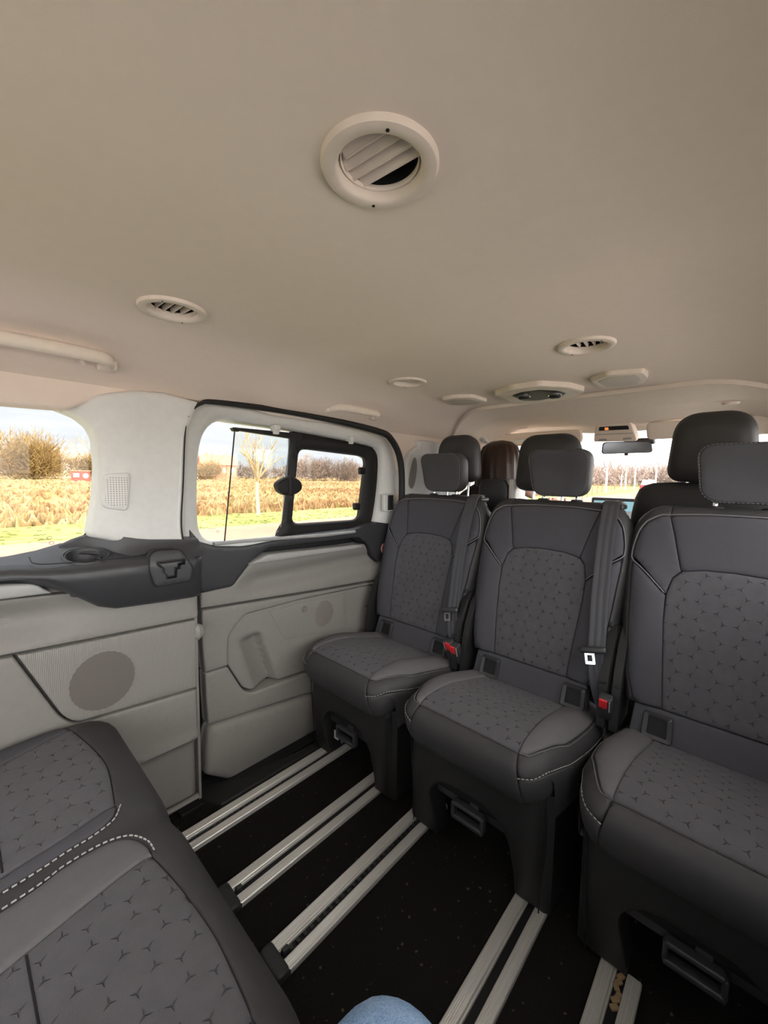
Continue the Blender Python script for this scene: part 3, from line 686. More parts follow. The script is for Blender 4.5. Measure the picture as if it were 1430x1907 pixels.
# dashboard
ds = MB(); ds.loft([[(2.30, y, .0), (2.28, y, .55), (2.30, y, .80), (2.36, y, .845), (2.86, y, .80), (2.86, y, 0)] for y in (mirror_y(1.18), .2, .6, 1.18)])
struct(ds.build('wall_front', M_('dash'), angle=30))['label'] = 'dark dashboard under the windscreen'
# ================================================================ FLOOR RAILS
def make_rail(y, x0, x1, toothed, cap, label):
    t = tag(empty('seat_rail', ((x0+x1)/2, y, 0)), label, 'seat rail', 'aluminium seat rails in the floor')
    L = (x1-x0)/2
    def bar(yc, w, lip):
        prof = [(-w/2, 0), (-w/2, .011), (-w/2+.002, .013)]
        k = 5
        for i in range(k):
            a = -w/2+.003+(w-.006)*i/k; b = -w/2+.003+(w-.006)*(i+1)/k
            prof += [(a+.0006, .0135), (b-.0012, .0135), (b-.0006, .0128)]
        prof += [(w/2-.002, .013), (w/2, .011), (w/2, 0)]
        if lip: prof = prof[:-2]+[(w/2, .012), (w/2+.005*lip, .009), (w/2+.006*lip, .006), (w/2+.006*lip, 0)]
        return MB().loft([[(x, yc+p, h) for p, h in prof] for x in (-L, L)])
    bar(.0235, .025, 0).build('rail_bar', MATS['aluminium'], t, angle=25)
    m_ = MB(); m_.box((0, .0085, .006), (2*L, .005, .010), .002); m_.build('inner_lip', MATS['aluminium'], t)
    bar(-.0235, .025, 0).build('rail_bar', MATS['aluminium'], t, angle=25)
    m_ = MB(); m_.box((0, -.001, .002), (2*L, .024, .004)); m_.build('slot_floor', MATS['dark_deep'], t, smooth=False)
    if toothed:
        m_ = MB(); n = int(2*L/.018)
        for k in range(n): m_.box((-L+.009+k*.018, -.001, .0055), (.009, .008, .005), .001, 1)
        m_.build('toothed_strip', MATS['end_cap_black'], t, smooth=False)
    if cap:
        m_ = MB(); pl_ = rpoly([(-L-.030, -.037), (-L+.002, -.037), (-L+.002, .037), (-L-.030, .037)], [.02, 0, 0, .02])
        vs, fs, uv = slab_mesh(pl_, lambda u, v, h: (u, v, h), h=.017, r=.006, sp=.012); m_.add(vs, fs); m_.build('end_cap', MATS['end_cap_black'], t)
        m_ = MB(); m_.box((-L+.012, -.001, .012), (.016, .010, .016), .003); m_.build('stop', MATS['end_cap_black'], t)
    return t
make_rail(1.062, -.15, .97, True, False, 'aluminium seat rail nearest the sliding door, running under the left seat')
make_rail(.841, .402, .97, False, True, 'capped aluminium rail leading to the inner leg of the left seat')
make_rail(.653, .408, .97, True, True, 'capped aluminium rail leading to the left leg of the middle seat')
make_rail(.318, -.30, .97, False, False, 'aluminium rail leading to the right leg of the middle seat')
make_rail(.131, -.30, .872, False, False, 'aluminium rail leading to the left leg of the right-hand seat')
cr = MB(); random.seed(4)
for k in range(6): cr.box((.80+.012*k, .129+random.uniform(-.004, .004), .006+.002*(k % 2)), (.016, .010, .006), .002, rot=Matrix.Rotation(random.uniform(-1, 1), 3, 'Z'))
tag(cr.build('dry_leaf', M_('twig_tan')), 'crumpled brown scrap of dry leaf in the slot of the rail by the right-hand seat', 'leaf')

# ================================================================ CEILING FITTINGS
VI = 0
def vent(x, y, z, ang, tilt, openness, label):
    t = tag(empty('air_vent', (x, y, z)), label, 'air vent', 'round ceiling air vents')
    m_ = MB(); m_.lathe([(.0585, .004), (.0588, -.001), (.0565, -.005), (.052, -.0062), (.0450, -.0060), (.0425, -.004), (.0412, .001), (.0409, .005)], (0, 0, 0), 64); m_.build('ring', MATS['vent_beige'], t)
    m_ = MB(); m_.lathe([(.0409, .005), (.040, .030), (.034, .040), (0, .042)], (0, 0, 0), 48); m_.build('duct', MATS['dark_deep'], t)
    m_ = MB(); m_.lathe([(.0408, .0035), (.0400, .006), (.0385, .0085), (.0380, .006), (.0392, .003)], (0, 0, 0), 48); m_.build('inner_ring', MATS['vent_beige'], t)
    rz = Matrix.Rotation(ang, 3, 'Z'); offs = ((.029, .0165, .003, -.0105) if VI == 0 else (-.026, -.011, .004, .019))
    for k, o in enumerate(offs):
        hw = math.sqrt(.0385**2-o*o); m_ = MB(); wv = .019
        wv = (.0165, .009, .008, .015)[VI]; c = Vector((0, o, .010)); rx = Matrix.Rotation(tilt, 3, 'X'); vs = []
        n = 10
        for i in range(n+1):
            xx = -hw+2*hw*i/n
            pr = [(-wv/2, -.0008), (wv/2, -.0008), (wv/2, .0008), (-wv/2, .0008)]
            vs.append([rz @ (c+rx @ Vector((xx, p, q))) for p, q in pr])
        m_.loft(vs); ed = -wv/2 if tilt > 0 else -wv/2; m_.tube([rz @ (c+rx @ Vector((xx, ed, 0))) for xx in np.linspace(-hw*.99, hw*.99, 7)], .0012, 8); m_.build('louvre', MATS['vent_beige'], t, angle=30)
    for s in (-1, 1):
        m_ = MB(); p = Matrix.Rotation(.9, 3, 'Z') @ Vector((s*.0495, 0, -.0062)); m_.lathe([(0, -.0006), (.0018, -.0006), (.0018, .001)], tuple(p), 10)
        m_.build('screw_hole', MATS['dark_deep'], t)
    return t
def cz(x, y): return ceil_z(x, abs(y-YC))
random.seed(1)
for (x, y, a, tl_, lb) in ((*VENTS[0], R(95), R(38), 'large round ceiling vent nearest the viewer, louvres half open'),
                       (*VENTS[1], R(92), R(82), 'round ceiling vent near the grab handle over the third row'),
                       (*VENTS[2], R(5), R(-80), 'round ceiling vent above the right-hand seat, beside a roof speaker'),
                       (*VENTS[3], R(96), R(20), 'small-looking round ceiling vent above the left seat, slats closed')):
    vent(x, y, cz(x, y)-.0005, a, tl_, 1, lb); VI += 1
def handle(p0, p1, drop, r, label, out=(0, -1, 0), mat='handle_beige'):
    """grab handle between two feet on the headliner edge"""
    p0 = Vector(p0); p1 = Vector(p1); mid = (p0+p1)/2; t = tag(empty('grab_handle', mid), label, 'grab handle', 'folding grab handles along the headliner')
    d = (p1-p0).normalized(); o = Vector(out).normalized(); L = (p1-p0).length/2
    path = [(-L, 0, 0), (-L+.002, .012, 0), (-L+.012, drop*.8, 0), (-L+.03, drop, 0), (-L*.4, drop*1.08, 0), (0, drop*1.1, 0), (L*.4, drop*1.08, 0), (L-.03, drop, 0), (L-.012, drop*.8, 0), (L-.002, .012, 0), (L, 0, 0)]
    pts = [d*a+o*b for a, b, c in smooth_line(path, 4)]
    m_ = MB().tube(pts, r, 12, flat=1.35, up=d.cross(o)); m_.build('grip', MATS[mat], t)
    for s in (-1, 1):
        m_ = MB(); c = d*(s*(L-.006))+o*.010; rot = Matrix((d, d.cross(o), o)).transposed(); m_.box(c, (.038, .026, .026), .007, rot=rot); ft_ = m_.build('foot', MATS[mat], t)
    m_ = MB(); c = d*(L*.55)+o*.006; m_.tube([c, c+o*.014, c+o*.016+Vector((0, 0, -.012))], .0045, 8); m_.build('coat_hook', MATS[mat], t)
    return t
a = SZ(-30, 622, 1.268); b = SZ(196, 668, 1.268); ya = (a[1]+b[1])/2
hz = lambda y: ceil_z(.5, abs(y-YC))
xe = float(SY(203, 670, 1.10)[0]); handle((xe-.235, 1.100, hz(1.100)), (xe, 1.100, hz(1.100)), .052, .0105, 'long grab handle over the quarter window at the left edge', (0, -.97, .10))
xa, xb = float(SY(612, 755, 1.10)[0]), float(SY(699, 758, 1.10)[0]); handle((xa, 1.115, hz(1.115)), (xb, 1.115, hz(1.115)), .050, .0090, 'grab handle above the sliding door window', (0, -.97, .10))
handle((1.83, 1.03, 1.205), (1.97, 1.03, 1.195), .030, .007, 'white grab handle above the front passenger, near the left windscreen pillar', (0, -.75, -.66), 'pillar_white')
def roof_plate(name, pts, z, label, cat, mat, h=.010, r=.005):
    c = np.mean(np.array(pts), 0); t = tag(empty(name, (c[0], c[1], z)), label, cat)
    slab('housing', rpoly([(p[0]-c[0], p[1]-c[1]) for p in pts], .014), lambda u, v, q: (u, v, -q), MATS[mat], t, h=h, r=r, sp=.012, skirt=.006)
    return t, [(p[0]-c[0], p[1]-c[1]) for p in pts]
for lb, pts in (('roof speaker plate right of the roof air-conditioning panel', xy(1.293, (1098, 706), (1120, 718), (1196, 712), (1208, 697), (1200, 688), (1130, 694))),
                ('small roof speaker plate above the left seat, left of the roof air-conditioning panel', xy(1.293, (822, 741), (838, 751), (895, 750), (908, 744), (880, 736), (845, 737)))):
    t, q = roof_plate('roof_speaker', pts, 1.2945, lb, 'speaker', 'vent_beige'); t['group'] = 'ceiling speaker plates'
    slab('grille', rpoly([(a*.80, b*.74) for a, b in q], .010), lambda u, v, h: (u, v, -.0095-h), MATS['perforated_beige'], t, h=.0015, r=.001, sp=.02, skirt=.002)
pts = xy(1.293, (920, 730), (955, 746), (1000, 745), (1070, 733), (1090, 722), (1060, 714), (1005, 711), (950, 719))
t, q = roof_plate('climate_panel', pts, 1.2945, 'roof air-conditioning control panel with two dark knobs between the roof speakers', 'control panel', 'vent_beige', .014, .006)
slab('recess', rpoly([(a*.62, b*.60) for a, b in q], .012), lambda u, v, h: (u, v, -.0136-h), MATS['dark_deep'], t, h=.001, r=.0005, sp=.02, skirt=.001)
dq = (np.array(q[4])-np.array(q[0])); dq = dq/np.linalg.norm(dq)
for s in (-1, 1):
    k = MB(); k.lathe([(0, -.012), (.014, -.012), (.018, -.009), (.019, 0)], (dq[0]*.048*s, dq[1]*.048*s, -.0146), 28); kb = k.build('knob', MATS['seat_plastic'], t)
    k = MB(); k.lathe([(.0185, -.004), (.0205, -.0035), (.0205, 0), (.0185, 0)], (dq[0]*.048*s, dq[1]*.048*s, -.0146), 28); k.build('knob_ring', MATS['chrome'], kb)
# ---- sun visors, overhead console, mirror
def visor(y0, y1, zt, zb, label, x=2.06):
    t = tag(empty('sun_visor', (x, (y0+y1)/2, (zt+zb)/2)), label, 'sun visor', 'folded sun visors above the windscreen')
    w = abs(y1-y0)/2; hh = (zt-zb)/2
    slab('visor_panel', rpoly([(-w, -hh), (w, -hh), (w, hh), (-w, hh)], [.03, .02, .02, .02]), lambda u, v, h: (-h+.03-.55*v, u, v), MATS['front_headliner'], t, h=.018, r=.009, sp=.02, skirt=.004)
    m_ = MB(); m_.tube([(.03-.55*hh*.9, -w*.9, hh*.86), (.03-.55*hh*.9, w*.9, hh*.86)], .006, 8); m_.build('hinge_rod', MATS['front_headliner'], t)
    m_ = MB(); m_.box((.02, -w*.75, -hh*1.02), (.016, .05, .014), .004); m_.build('clip', MATS['front_headliner'], t)
    if y0 > .8:
        m_ = MB(); m_.box((-.001+.55*hh*.25, w*.15, -hh*.35), (.002, .09, .022), 0, rot=Matrix.Rotation(R(-28), 3, 'Y')); m_.build('warning_label', MATS['white_label'], t)
    return t
visor(1.13, .62, 1.243, 1.180, 'left sun visor above the front passenger, with a pale label', 2.03)
visor(.365, -.12, 1.255, 1.186, 'right sun visor above the driver, right of the mirror')
t = tag(empty('overhead_console', (2.06, .49, 1.225)), 'overhead lamp and switch console above the rear-view mirror', 'console')
slab('console_body', rpoly([(-.090, -.040), (.092, -.035), (.075, .040), (-.070, .042)], .012), lambda u, v, h: (-h+.03-.7*v, u, v-.35*h), MATS['front_headliner'], t, h=.016, r=.006, sp=.012, skirt=.03)
def con(u, v, h): return (-h+.03-.7*v, u, v-.35*h)
m_ = MB(); m_.prism(rpoly([(-.062, .012), (.062, .014), (.058, .030), (-.058, .028)], .004), con, .012, .0175); m_.build('switch_strip', MATS['seat_plastic'], t)
m_ = MB(); m_.prism(rpoly([(.020, .015), (.036, .015), (.036, .026), (.020, .026)], .004), con, .017, .0185); m_.build('lamp', MATS['amber_lamp'], t)
for u in (-.05, .05):
    m_ = MB(); m_.prism(rpoly([(u-.018, -.030), (u+.018, -.030), (u+.016, -.022), (u-.016, -.022)], .003), con, .012, .0172); m_.build('button', MATS['trim_strip'], t)
m_ = MB(); m_.prism([(-.075, -.006), (.078, -.004), (.078, -.001), (-.075, -.003)], con, .012, .0168); m_.build('groove', MATS['trim_strip'], t)
for px, py, lb in ((974, 791, 'tiny oval roof clip above the left sun visor'), (1361, 750, 'tiny oval roof clip above the driver')):
    zz_ = 1.275; p = SZ(px, py, zz_); zz_ = front_z(p[0], abs(p[1]-YC)); m_ = MB(); m_.lathe([(0, -.010), (.016, -.008), (.020, 0)], (p[0], p[1], zz_-.004), 24, 'z', .8, 1.3); tag(m_.build('roof_clip', MATS['front_headliner']), lb, 'clip', 'oval roof clips')
xm = 2.20
mc = SX(1167, 834, xm); t = tag(empty('rear_view_mirror', mc), 'black-backed rear-view mirror hanging below the overhead console', 'mirror')
mw = abs(SX(1118, 836, xm)[1]-SX(1213, 832, xm)[1])/2; q = rpoly([(-mw, -.024), (mw, -.028), (mw*.96, .030), (-mw*.9, .030)], .018)
MR = Matrix.Rotation(R(14), 3, 'Z') @ Matrix.Rotation(R(-9), 3, 'Y')
fM = lambda u, v, h: tuple(MR @ Vector((-h, u, v)))
slab('mirror_housing', q, fM, MATS['dark_trim'], t, h=.012, r=.006, sp=.015, skirt=.018)
slab('mirror_glass', [(a*.95, b*.90) for a, b in q], fM, MATS['chrome'], t, h=.0125, r=0, sp=.03, skirt=.0)
m_ = MB(); m_.tube([(.01, 0, .01), (.04, .0, .03), (.045, 0, .07)], [.012, .012, .018], 10); m_.box((.03, -.045, .030), (.05, .13, .03), .012); m_.build('mount', MATS['dark_trim'], t)
m_ = MB(); m_.box(fM(0, -.030, .01), (.012, .016, .012), .003); m_.build('dimmer_tab', MATS['dark_trim'], t)
# touch screen on the dashboard
xt = 2.42; c = (SX(1110, 929, xt)+SX(1175, 950, xt))/2
t = tag(empty('touch_screen', (xt, .545, .855)), 'dark-framed screen lit pale blue on top of the dashboard', 'screen')
slab('screen_frame', rpoly([(-.115, -.07), (.115, -.07), (.115, .055), (-.115, .055)], .012), lambda u, v, h: (-h, u, v), MATS['dark_trim'], t, h=.012, r=.004, sp=.02, skirt=.012)
slab('display', rpoly([(-.102, -.058), (.102, -.058), (.102, .038), (-.102, .038)], .004), lambda u, v, h: (-.0121-h, u, v), MATS['screen_lit'], t, h=.0006, r=0, sp=.05, skirt=.0)
# ================================================================ SEATS
class Surf:
    """upholstered surface: a profile curve in (x, z) swept sideways, its flanks rolling round with radius Rr"""
    def __init__(s, prof, W, Rr, crown=None, N=160):
        P = np.array(smooth_line(prof, 14)); L = np.r_[0, np.cumsum(np.hypot(*np.diff(P, axis=0).T))]; s.L = L[-1]
        t = np.linspace(0, s.L, N); s.t = t; s.P = np.stack([np.interp(t, L, P[:, 0]), np.interp(t, L, P[:, 1])], 1)
        T = np.gradient(s.P, axis=0); T /= np.linalg.norm(T, axis=1)[:, None]; s.Nn = np.stack([-T[:, 1], T[:, 0]], 1)
        s.W, s.R, s.crown = W, Rr, crown
    def s_of(s, val, axis=1):
        if axis == 0:
            k = int(np.argmax(s.P[:, 0])); return float(np.interp(val, s.P[:k+1, 0], s.t[:k+1]))
        return float(np.interp(val, s.P[:, axis], s.t) if s.P[-1, axis] > s.P[0, axis] else np.interp(val, s.P[::-1, axis], s.t[::-1]))
    def __call__(s, sv, w, h):
        sv_ = min(max(sv, 0), s.L)
        px, pz = np.interp(sv_, s.t, s.P[:, 0]), np.interp(sv_, s.t, s.P[:, 1]); nx, nz = np.interp(sv_, s.t, s.Nn[:, 0]), np.interp(sv_, s.t, s.Nn[:, 1])
        W = s.W(sv_)-s.R; a = abs(w)-W; sg = 1 if w >= 0 else -1
        if a <= 0: y = w; dn = 0; ch, cy = 1.0, 0.0
        else:
            th = a/s.R
            if th < math.pi/2: y = sg*(W+s.R*math.sin(th)); dn = s.R*(1-math.cos(th)); ch, cy = math.cos(th), math.sin(th)
            else: y = sg*(W+s.R); dn = s.R+(a-s.R*math.pi/2); ch, cy = 0.0, 1.0
        if s.crown is not None: dn -= s.crown(sv_, w)
        d = h*ch-dn
        return (px+nx*d, y+sg*cy*h, pz+nz*d)
def stitches(name, surf, line, parent, off=.0015, dash=.0055, gap=.0035, r=.0009, mat='stitch_thread', solid=False):
    P = resample(smooth_line(line, 10), .003, closed=False); pts = [np.array(surf(a, b, off)) for a, b in P]; m_ = MB()
    if solid: m_.tube(pts, r, 6)
    else:
        L = np.r_[0, np.cumsum([np.linalg.norm(pts[i+1]-pts[i]) for i in range(len(pts)-1)])]; A = np.array(pts); at = lambda q: np.array([np.interp(q, L, A[:, k]) for k in range(3)]); q = 0
        while q+dash < L[-1]: m_.tube([at(q), at(q+dash/2)+0, at(q+dash)], r, 5); q += dash+gap
    return m_.build(name, MATS[mat], parent)

CPROF = [(-.25, .318), (-.20, .328), (-.12, .346), (-.03, .370), (.06, .392), (.13, .401), (.175, .401), (.203, .393), (.222, .374), (.227, .345), (.217, .312), (.198, .284)]
def cushW(s): return float(np.interp(s, [0, .10, .25, .36, .42, .47, .60], [.195, .208, .216, .208, .196, .192, .190]))
def cushCrown(s, w):
    b = math.exp(-((abs(w)-.165)/.035)**2)*.008*max(0, 1-max(0, s-.33)/.1); return b-.004*math.exp(-(w/.10)**2)*0
CS = Surf(CPROF, cushW, .052, cushCrown)
def make_cushion(parent):
    S = CS; sF = S.s_of(.207, 0); sE = S.L
    iw = lambda s: float(np.interp(s, [0, .2, sF], [.118, .125, .137]))
    ss_ = [0, .1, .2, .3, sF-.03, sF]
    ins = [(s, iw(s)) for s in ss_]+[(s, -iw(s)) for s in ss_[::-1]]
    slab('seat_insert', ins, S, MATS['fabric_pattern'], parent, h=.010, r=.006, sp=.014, skirt=.0)
    band = [(sF, .137), (sF+.06, .150), (sE, .155), (sE, -.155), (sF+.06, -.150), (sF, -.137)]
    slab('front_band', band, S, MATS['leatherette'], parent, h=.010, r=.005, sp=.014, skirt=.0)
    for sg, nm in ((1, 'l'), (-1, 'r')):
        c1 = smooth_line([(0, .188), (.12, .197), (.24, .203), (.34, .200), (.385, .186), (sF-.012, .158), (sF, .137)], 5)
        bol = [(s, sg*iw(s)) for s in ss_]+[(a, sg*b) for a, b in c1[::-1][1:]]
        slab('bolster', bol, S, MATS['fabric_light'], parent, h=.011, r=.006, sp=.014, skirt=.0)
        c2 = smooth_line([(0, .228), (.12, .236), (.24, .240), (.34, .236), (.40, .222), (sF+.020, .190), (sF+.042, .148)], 5)
        b2 = [(a, sg*b) for a, b in c1]+[(sF+.02, sg*.142)]+[(a, sg*b) for a, b in c2[::-1]]
        slab('side_band', b2, S, MATS['leatherette'], parent, h=.010, r=.005, sp=.014, skirt=.0)
        b3 = [(a, sg*b) for a, b in c2]+[(sF+.06, sg*.150), (sE, sg*.155), (sE, sg*.31), (sF, sg*.33), (.2, sg*.33), (0, sg*.31)]
        slab('side_panel', b3, S, MATS['leatherette'], parent, h=.010, r=.005, sp=.016, skirt=.0)
        stitches('stitching', S, [(a, sg*(b+.004)) for a, b in c1[4:]], parent, .0105, solid=True, r=.0008, mat='piping_grey')
        stitches('stitching', S, [(a, sg*(b-.004)) for a, b in c2[3:]], parent, .0105)
    return sF
def base_fn(u, v, h): return (u, v, h)
BZ = [(.0, .42), (.0, .42)]
BPROF = [(-.166, .415), (-.175, .47), (-.190, .54), (-.212, .62), (-.236, .70), (-.262, .78), (-.286, .85), (-.302, .893), (-.318, .913), (-.345, .922), (-.38, .915)]
def backW(s): return float(np.interp(s, [0, .05, .12, .20, .30, .38, .46, .50, .56, .62], [.186, .198, .210, .218, .226, .228, .222, .212, .188, .175]))
def backCrown(s, w): return .012*math.exp(-((abs(w)-.175)/.035)**2)*max(0, 1-max(0, s-.30)/.12)
BS = Surf([(x, z) for x, z in BPROF], backW, .030, backCrown)
BS.Nn = -BS.Nn if BS.Nn[10, 0] < 0 else BS.Nn
def make_back(parent):
    S = BS; sz = lambda z: S.s_of(z, 1) if z < .905 else None
    zmap = lambda pts: [(S.s_of(z, 1), w) for w, z in pts]
    top = S.s_of(.893, 1)+.016
    it = [(.113, .425), (.121, .52), (.131, .64), (.131, .705), (.122, .745), (.104, .765), (.06, .774), (0, .777)]
    ins = zmap(it+[(-w, z) for w, z in it[::-1][1:]])
    slab('back_insert', ins, S, MATS['fabric_pattern'], parent, h=.011, r=.006, sp=.016, skirt=.0)
    ysm = [(.210, .785), (.122+.012, .700)]
    for sg in (1, -1):
        bl = zmap([(sg*w, z) for w, z in [(.113, .425), (.121, .52), (.131, .64), (.1325, .700)]]+[(sg*.214, .778)])
        sd = S.s_of(.785, 1)
        bo = [(S.s_of(z, 1), sg*w) for w, z in ((.213, .74), (.205, .62), (.193, .50), (.176, .44), (.168, .425))]
        slab('bolster', bl+bo, S, MATS['fabric_plain'], parent, h=.013, r=.008, sp=.016, skirt=.0)
        tri = zmap([(sg*w, z) for w, z in [(.1325, .703), (.131, .712), (.122, .747), (.106, .765)]])+[(S.s_of(.86, 1), sg*.130), (top-.006, sg*.143), (top-.008, sg*.165), (S.s_of(.885, 1), sg*.190), (S.s_of(.86, 1), sg*.204), (S.s_of(.82, 1), sg*.212), (S.s_of(.79, 1), sg*.2145)]
        slab('yoke_corner', tri, S, MATS['fabric_plain'], parent, h=.012, r=.006, sp=.016, skirt=.0)
        stitches('piping', S, [(S.s_of(.706, 1), sg*.135), (S.s_of(.742, 1), sg*.172), (S.s_of(.778, 1), sg*.210), (S.s_of(.80, 1), sg*.2155), (S.s_of(.83, 1), sg*.2125), (S.s_of(.862, 1), sg*.205), (S.s_of(.887, 1), sg*.191), (top-.006, sg*.166), (top-.003, sg*.14), (top+.002, sg*.07), (top+.003, 0)], parent, .0115, solid=True, r=.0016, mat='piping_grey')
        # flank: from the piping round the side to the back shell
        inn = [(S.s_of(z, 1), sg*w) for w, z in ((.168, .425), (.176, .44), (.193, .50), (.205, .62), (.213, .74), (.2145, .785), (.212, .82), (.204, .86), (.190, .885))]+[(top-.008, sg*.165), (top-.006, sg*.143)]
        outr = [(S.L, sg*.143), (S.L, sg*.20), (top+.02, sg*.235), (S.s_of(.86, 1), sg*.275), (S.s_of(.79, 1), sg*.285), (S.s_of(.62, 1), sg*.275), (S.s_of(.44, 1), sg*.25), (0, sg*.24)]
        slab('flank', inn+outr, S, MATS['leatherette'], parent, h=.011, r=.005, sp=.016, skirt=.0)
    yo = zmap([(.106, .765), (.06, .774), (0, .777), (-.06, .774), (-.106, .765)])
    yk = yo+[(S.s_of(.86, 1), -.130), (top-.006, -.143), (top+.001, -.07), (top+.002, 0), (top+.001, .07), (top-.006, .143), (S.s_of(.86, 1), .130)]
    slab('yoke', yk, S, MATS['fabric_plain'], parent, h=.012, r=.006, sp=.016, skirt=.0)
    cap = [(top-.006, .143), (top+.001, .07), (top+.002, 0), (top+.001, -.07), (top-.006, -.143), (S.L, -.143), (S.L, .143)]
    slab('top_roll', cap, S, MATS['leatherette'], parent, h=.011, r=.005, sp=.016, skirt=.0)
    # backboard
    bb = MB(); rings = []
    for z, x0, w in ((.36, -.20, .175), (.45, -.215, .190), (.62, -.265, .212), (.78, -.315, .220), (.87, -.345, .205), (.905, -.36, .17)):
        rings.append([(x0, w*.98, z), (x0-.05, w*.94, z+.006), (x0-.06, w*.6, z+.008), (x0-.06, -w*.6, z+.008), (x0-.05, -w*.94, z+.006), (x0, -w*.98, z)])
    bb.loft(rings).build('backboard', MATS['seat_plastic'], parent, angle=30)
    # lower band with two anchor pockets
    fB = lambda u, v, h: (-.150-.30*(v-.385)+h, u, v)
    slab('lower_band', rpoly([(-.178, .348), (.178, .348), (.172, .424), (-.172, .424)], .006), fB, MATS['fabric_plain'], parent, h=.006, r=.004, sp=.02, skirt=.03)
    for u in (.118, -.142):
        o_ = rpoly([(u-.033, .357), (u+.033, .357), (u+.031, .416), (u-.031, .416)], .008, 5); i__ = rpoly([(u-.021, .366), (u+.021, .366), (u+.020, .408), (u-.020, .408)], .004, 5)
        l3 = lambda q, h: [fB(a, b, h) for a, b in q]
        pf = ringmesh([l3(o_, .004), l3(o_, .014), l3([(u+(a-u)*.95, .3865+(b-.3865)*.95) for a, b in o_], .016), l3(i__, .014), l3(i__, .0075)]).build('anchor_pocket', MATS['dark_trim'], parent, angle=50)
        slab('pocket_hole', i__, lambda a, b, h: fB(a, b, h+.0065), MATS['dark_deep'], pf, h=.001, r=0, sp=.03)
def make_headrest(parent, zb=.945, zt=1.102, x0=-.325, hw=.102):
    # front pad, with rim seam; the top curls forward over the pad's flanks
    cz_ = (zb+zt)/2
    out = rpoly([(-hw*.86, zb), (hw*.86, zb), (hw*1.0, zt), (-hw*1.0, zt)], [.045, .045, .045, .045], 10)
    def fH(u, v, h):
        t = (v-zb)/(zt-zb); return (x0-.02+.030*t*t+h-.35*u*u/.1*.1, u, v)
    k = MB(); loops = []
    c0 = (0, cz_)
    def sc(f): return [(a*f, cz_+(b-cz_)*f) for a, b in out]
    for f, h in ((.80, -.062), (.93, -.056), (.99, -.040), (1.0, -.018), (.99, .004), (.965, .011), (.95, .0125)):
        loops.append([fH(a, b, h) for a, b in sc(f)])
    k.loft(loops, caps=False); nb = len(k.v); n = len(out); k.f.append(tuple(range(n-1, -1, -1)))
    hr = k.build('headrest', MATS['leatherette'], parent, angle=60)
    slab('headrest_pad', sc(.955), fH, MATS['fabric_plain'], hr, h=.016, r=.006, sp=.016, bump=lambda a, b: -.010*math.exp(-(((b-cz_)/.05)**2+(a/.07)**2)), skirt=.004)
    st_ = resample(sc(.955), .003); m_ = MB(); q = [np.array(fH(a, b, .0135)) for a, b in st_]
    i = 0
    while i+2 < len(q): m_.tube([q[i], q[i+1], q[i+2]], .0009, 5); i += 3
    m_.build('stitching', MATS['piping_grey'], hr)
    # small black tag with pale unreadable marks
    tg = MB(); tg.box(fH(0, zb+.006, .008), (.004, .040, .010), .001); tgo = tg.build('tag', MATS['dark_deep'], hr)
    mk = MB(); X_ = fH(0, zb+.006, .0105)[0]
    for y_, pts in ((.014, [(0, .0012), (-.006, .0012)]), (.014, [(0, -.0012), (-.006, -.0012)]), (.003, [(0, -.003), (-.002, .003), (-.004, .003), (-.003, 0), (-.006, -.003)]), (-.004, [(0, -.003), (-.001, .003), (-.005, .003)]), (-.010, [(0, -.003), (-.003, .003), (-.006, .001), (-.002, -.001), (-.007, -.003)])):
        mk.tube([(X_, y_+a, zb+.006+b) for a, b in pts], .0006, 5)
    mk.build('tag_marks', MATS['white_label'], tgo)
    for s in (-1, 1):
        p = MB(); p.tube([(x0-.045, s*.055, zb+.05), (x0-.035, s*.055, .91)], .006, 12); p.build('post', MATS['chrome'], parent)
        p = MB(); p.lathe([(0, .010), (.012, .009), (.015, .004), (.015, -.004)], (x0-.036, s*.055, .928), 20, 'z', 1, 1.3); p.build('post_guide', MATS['dark_trim'], parent)
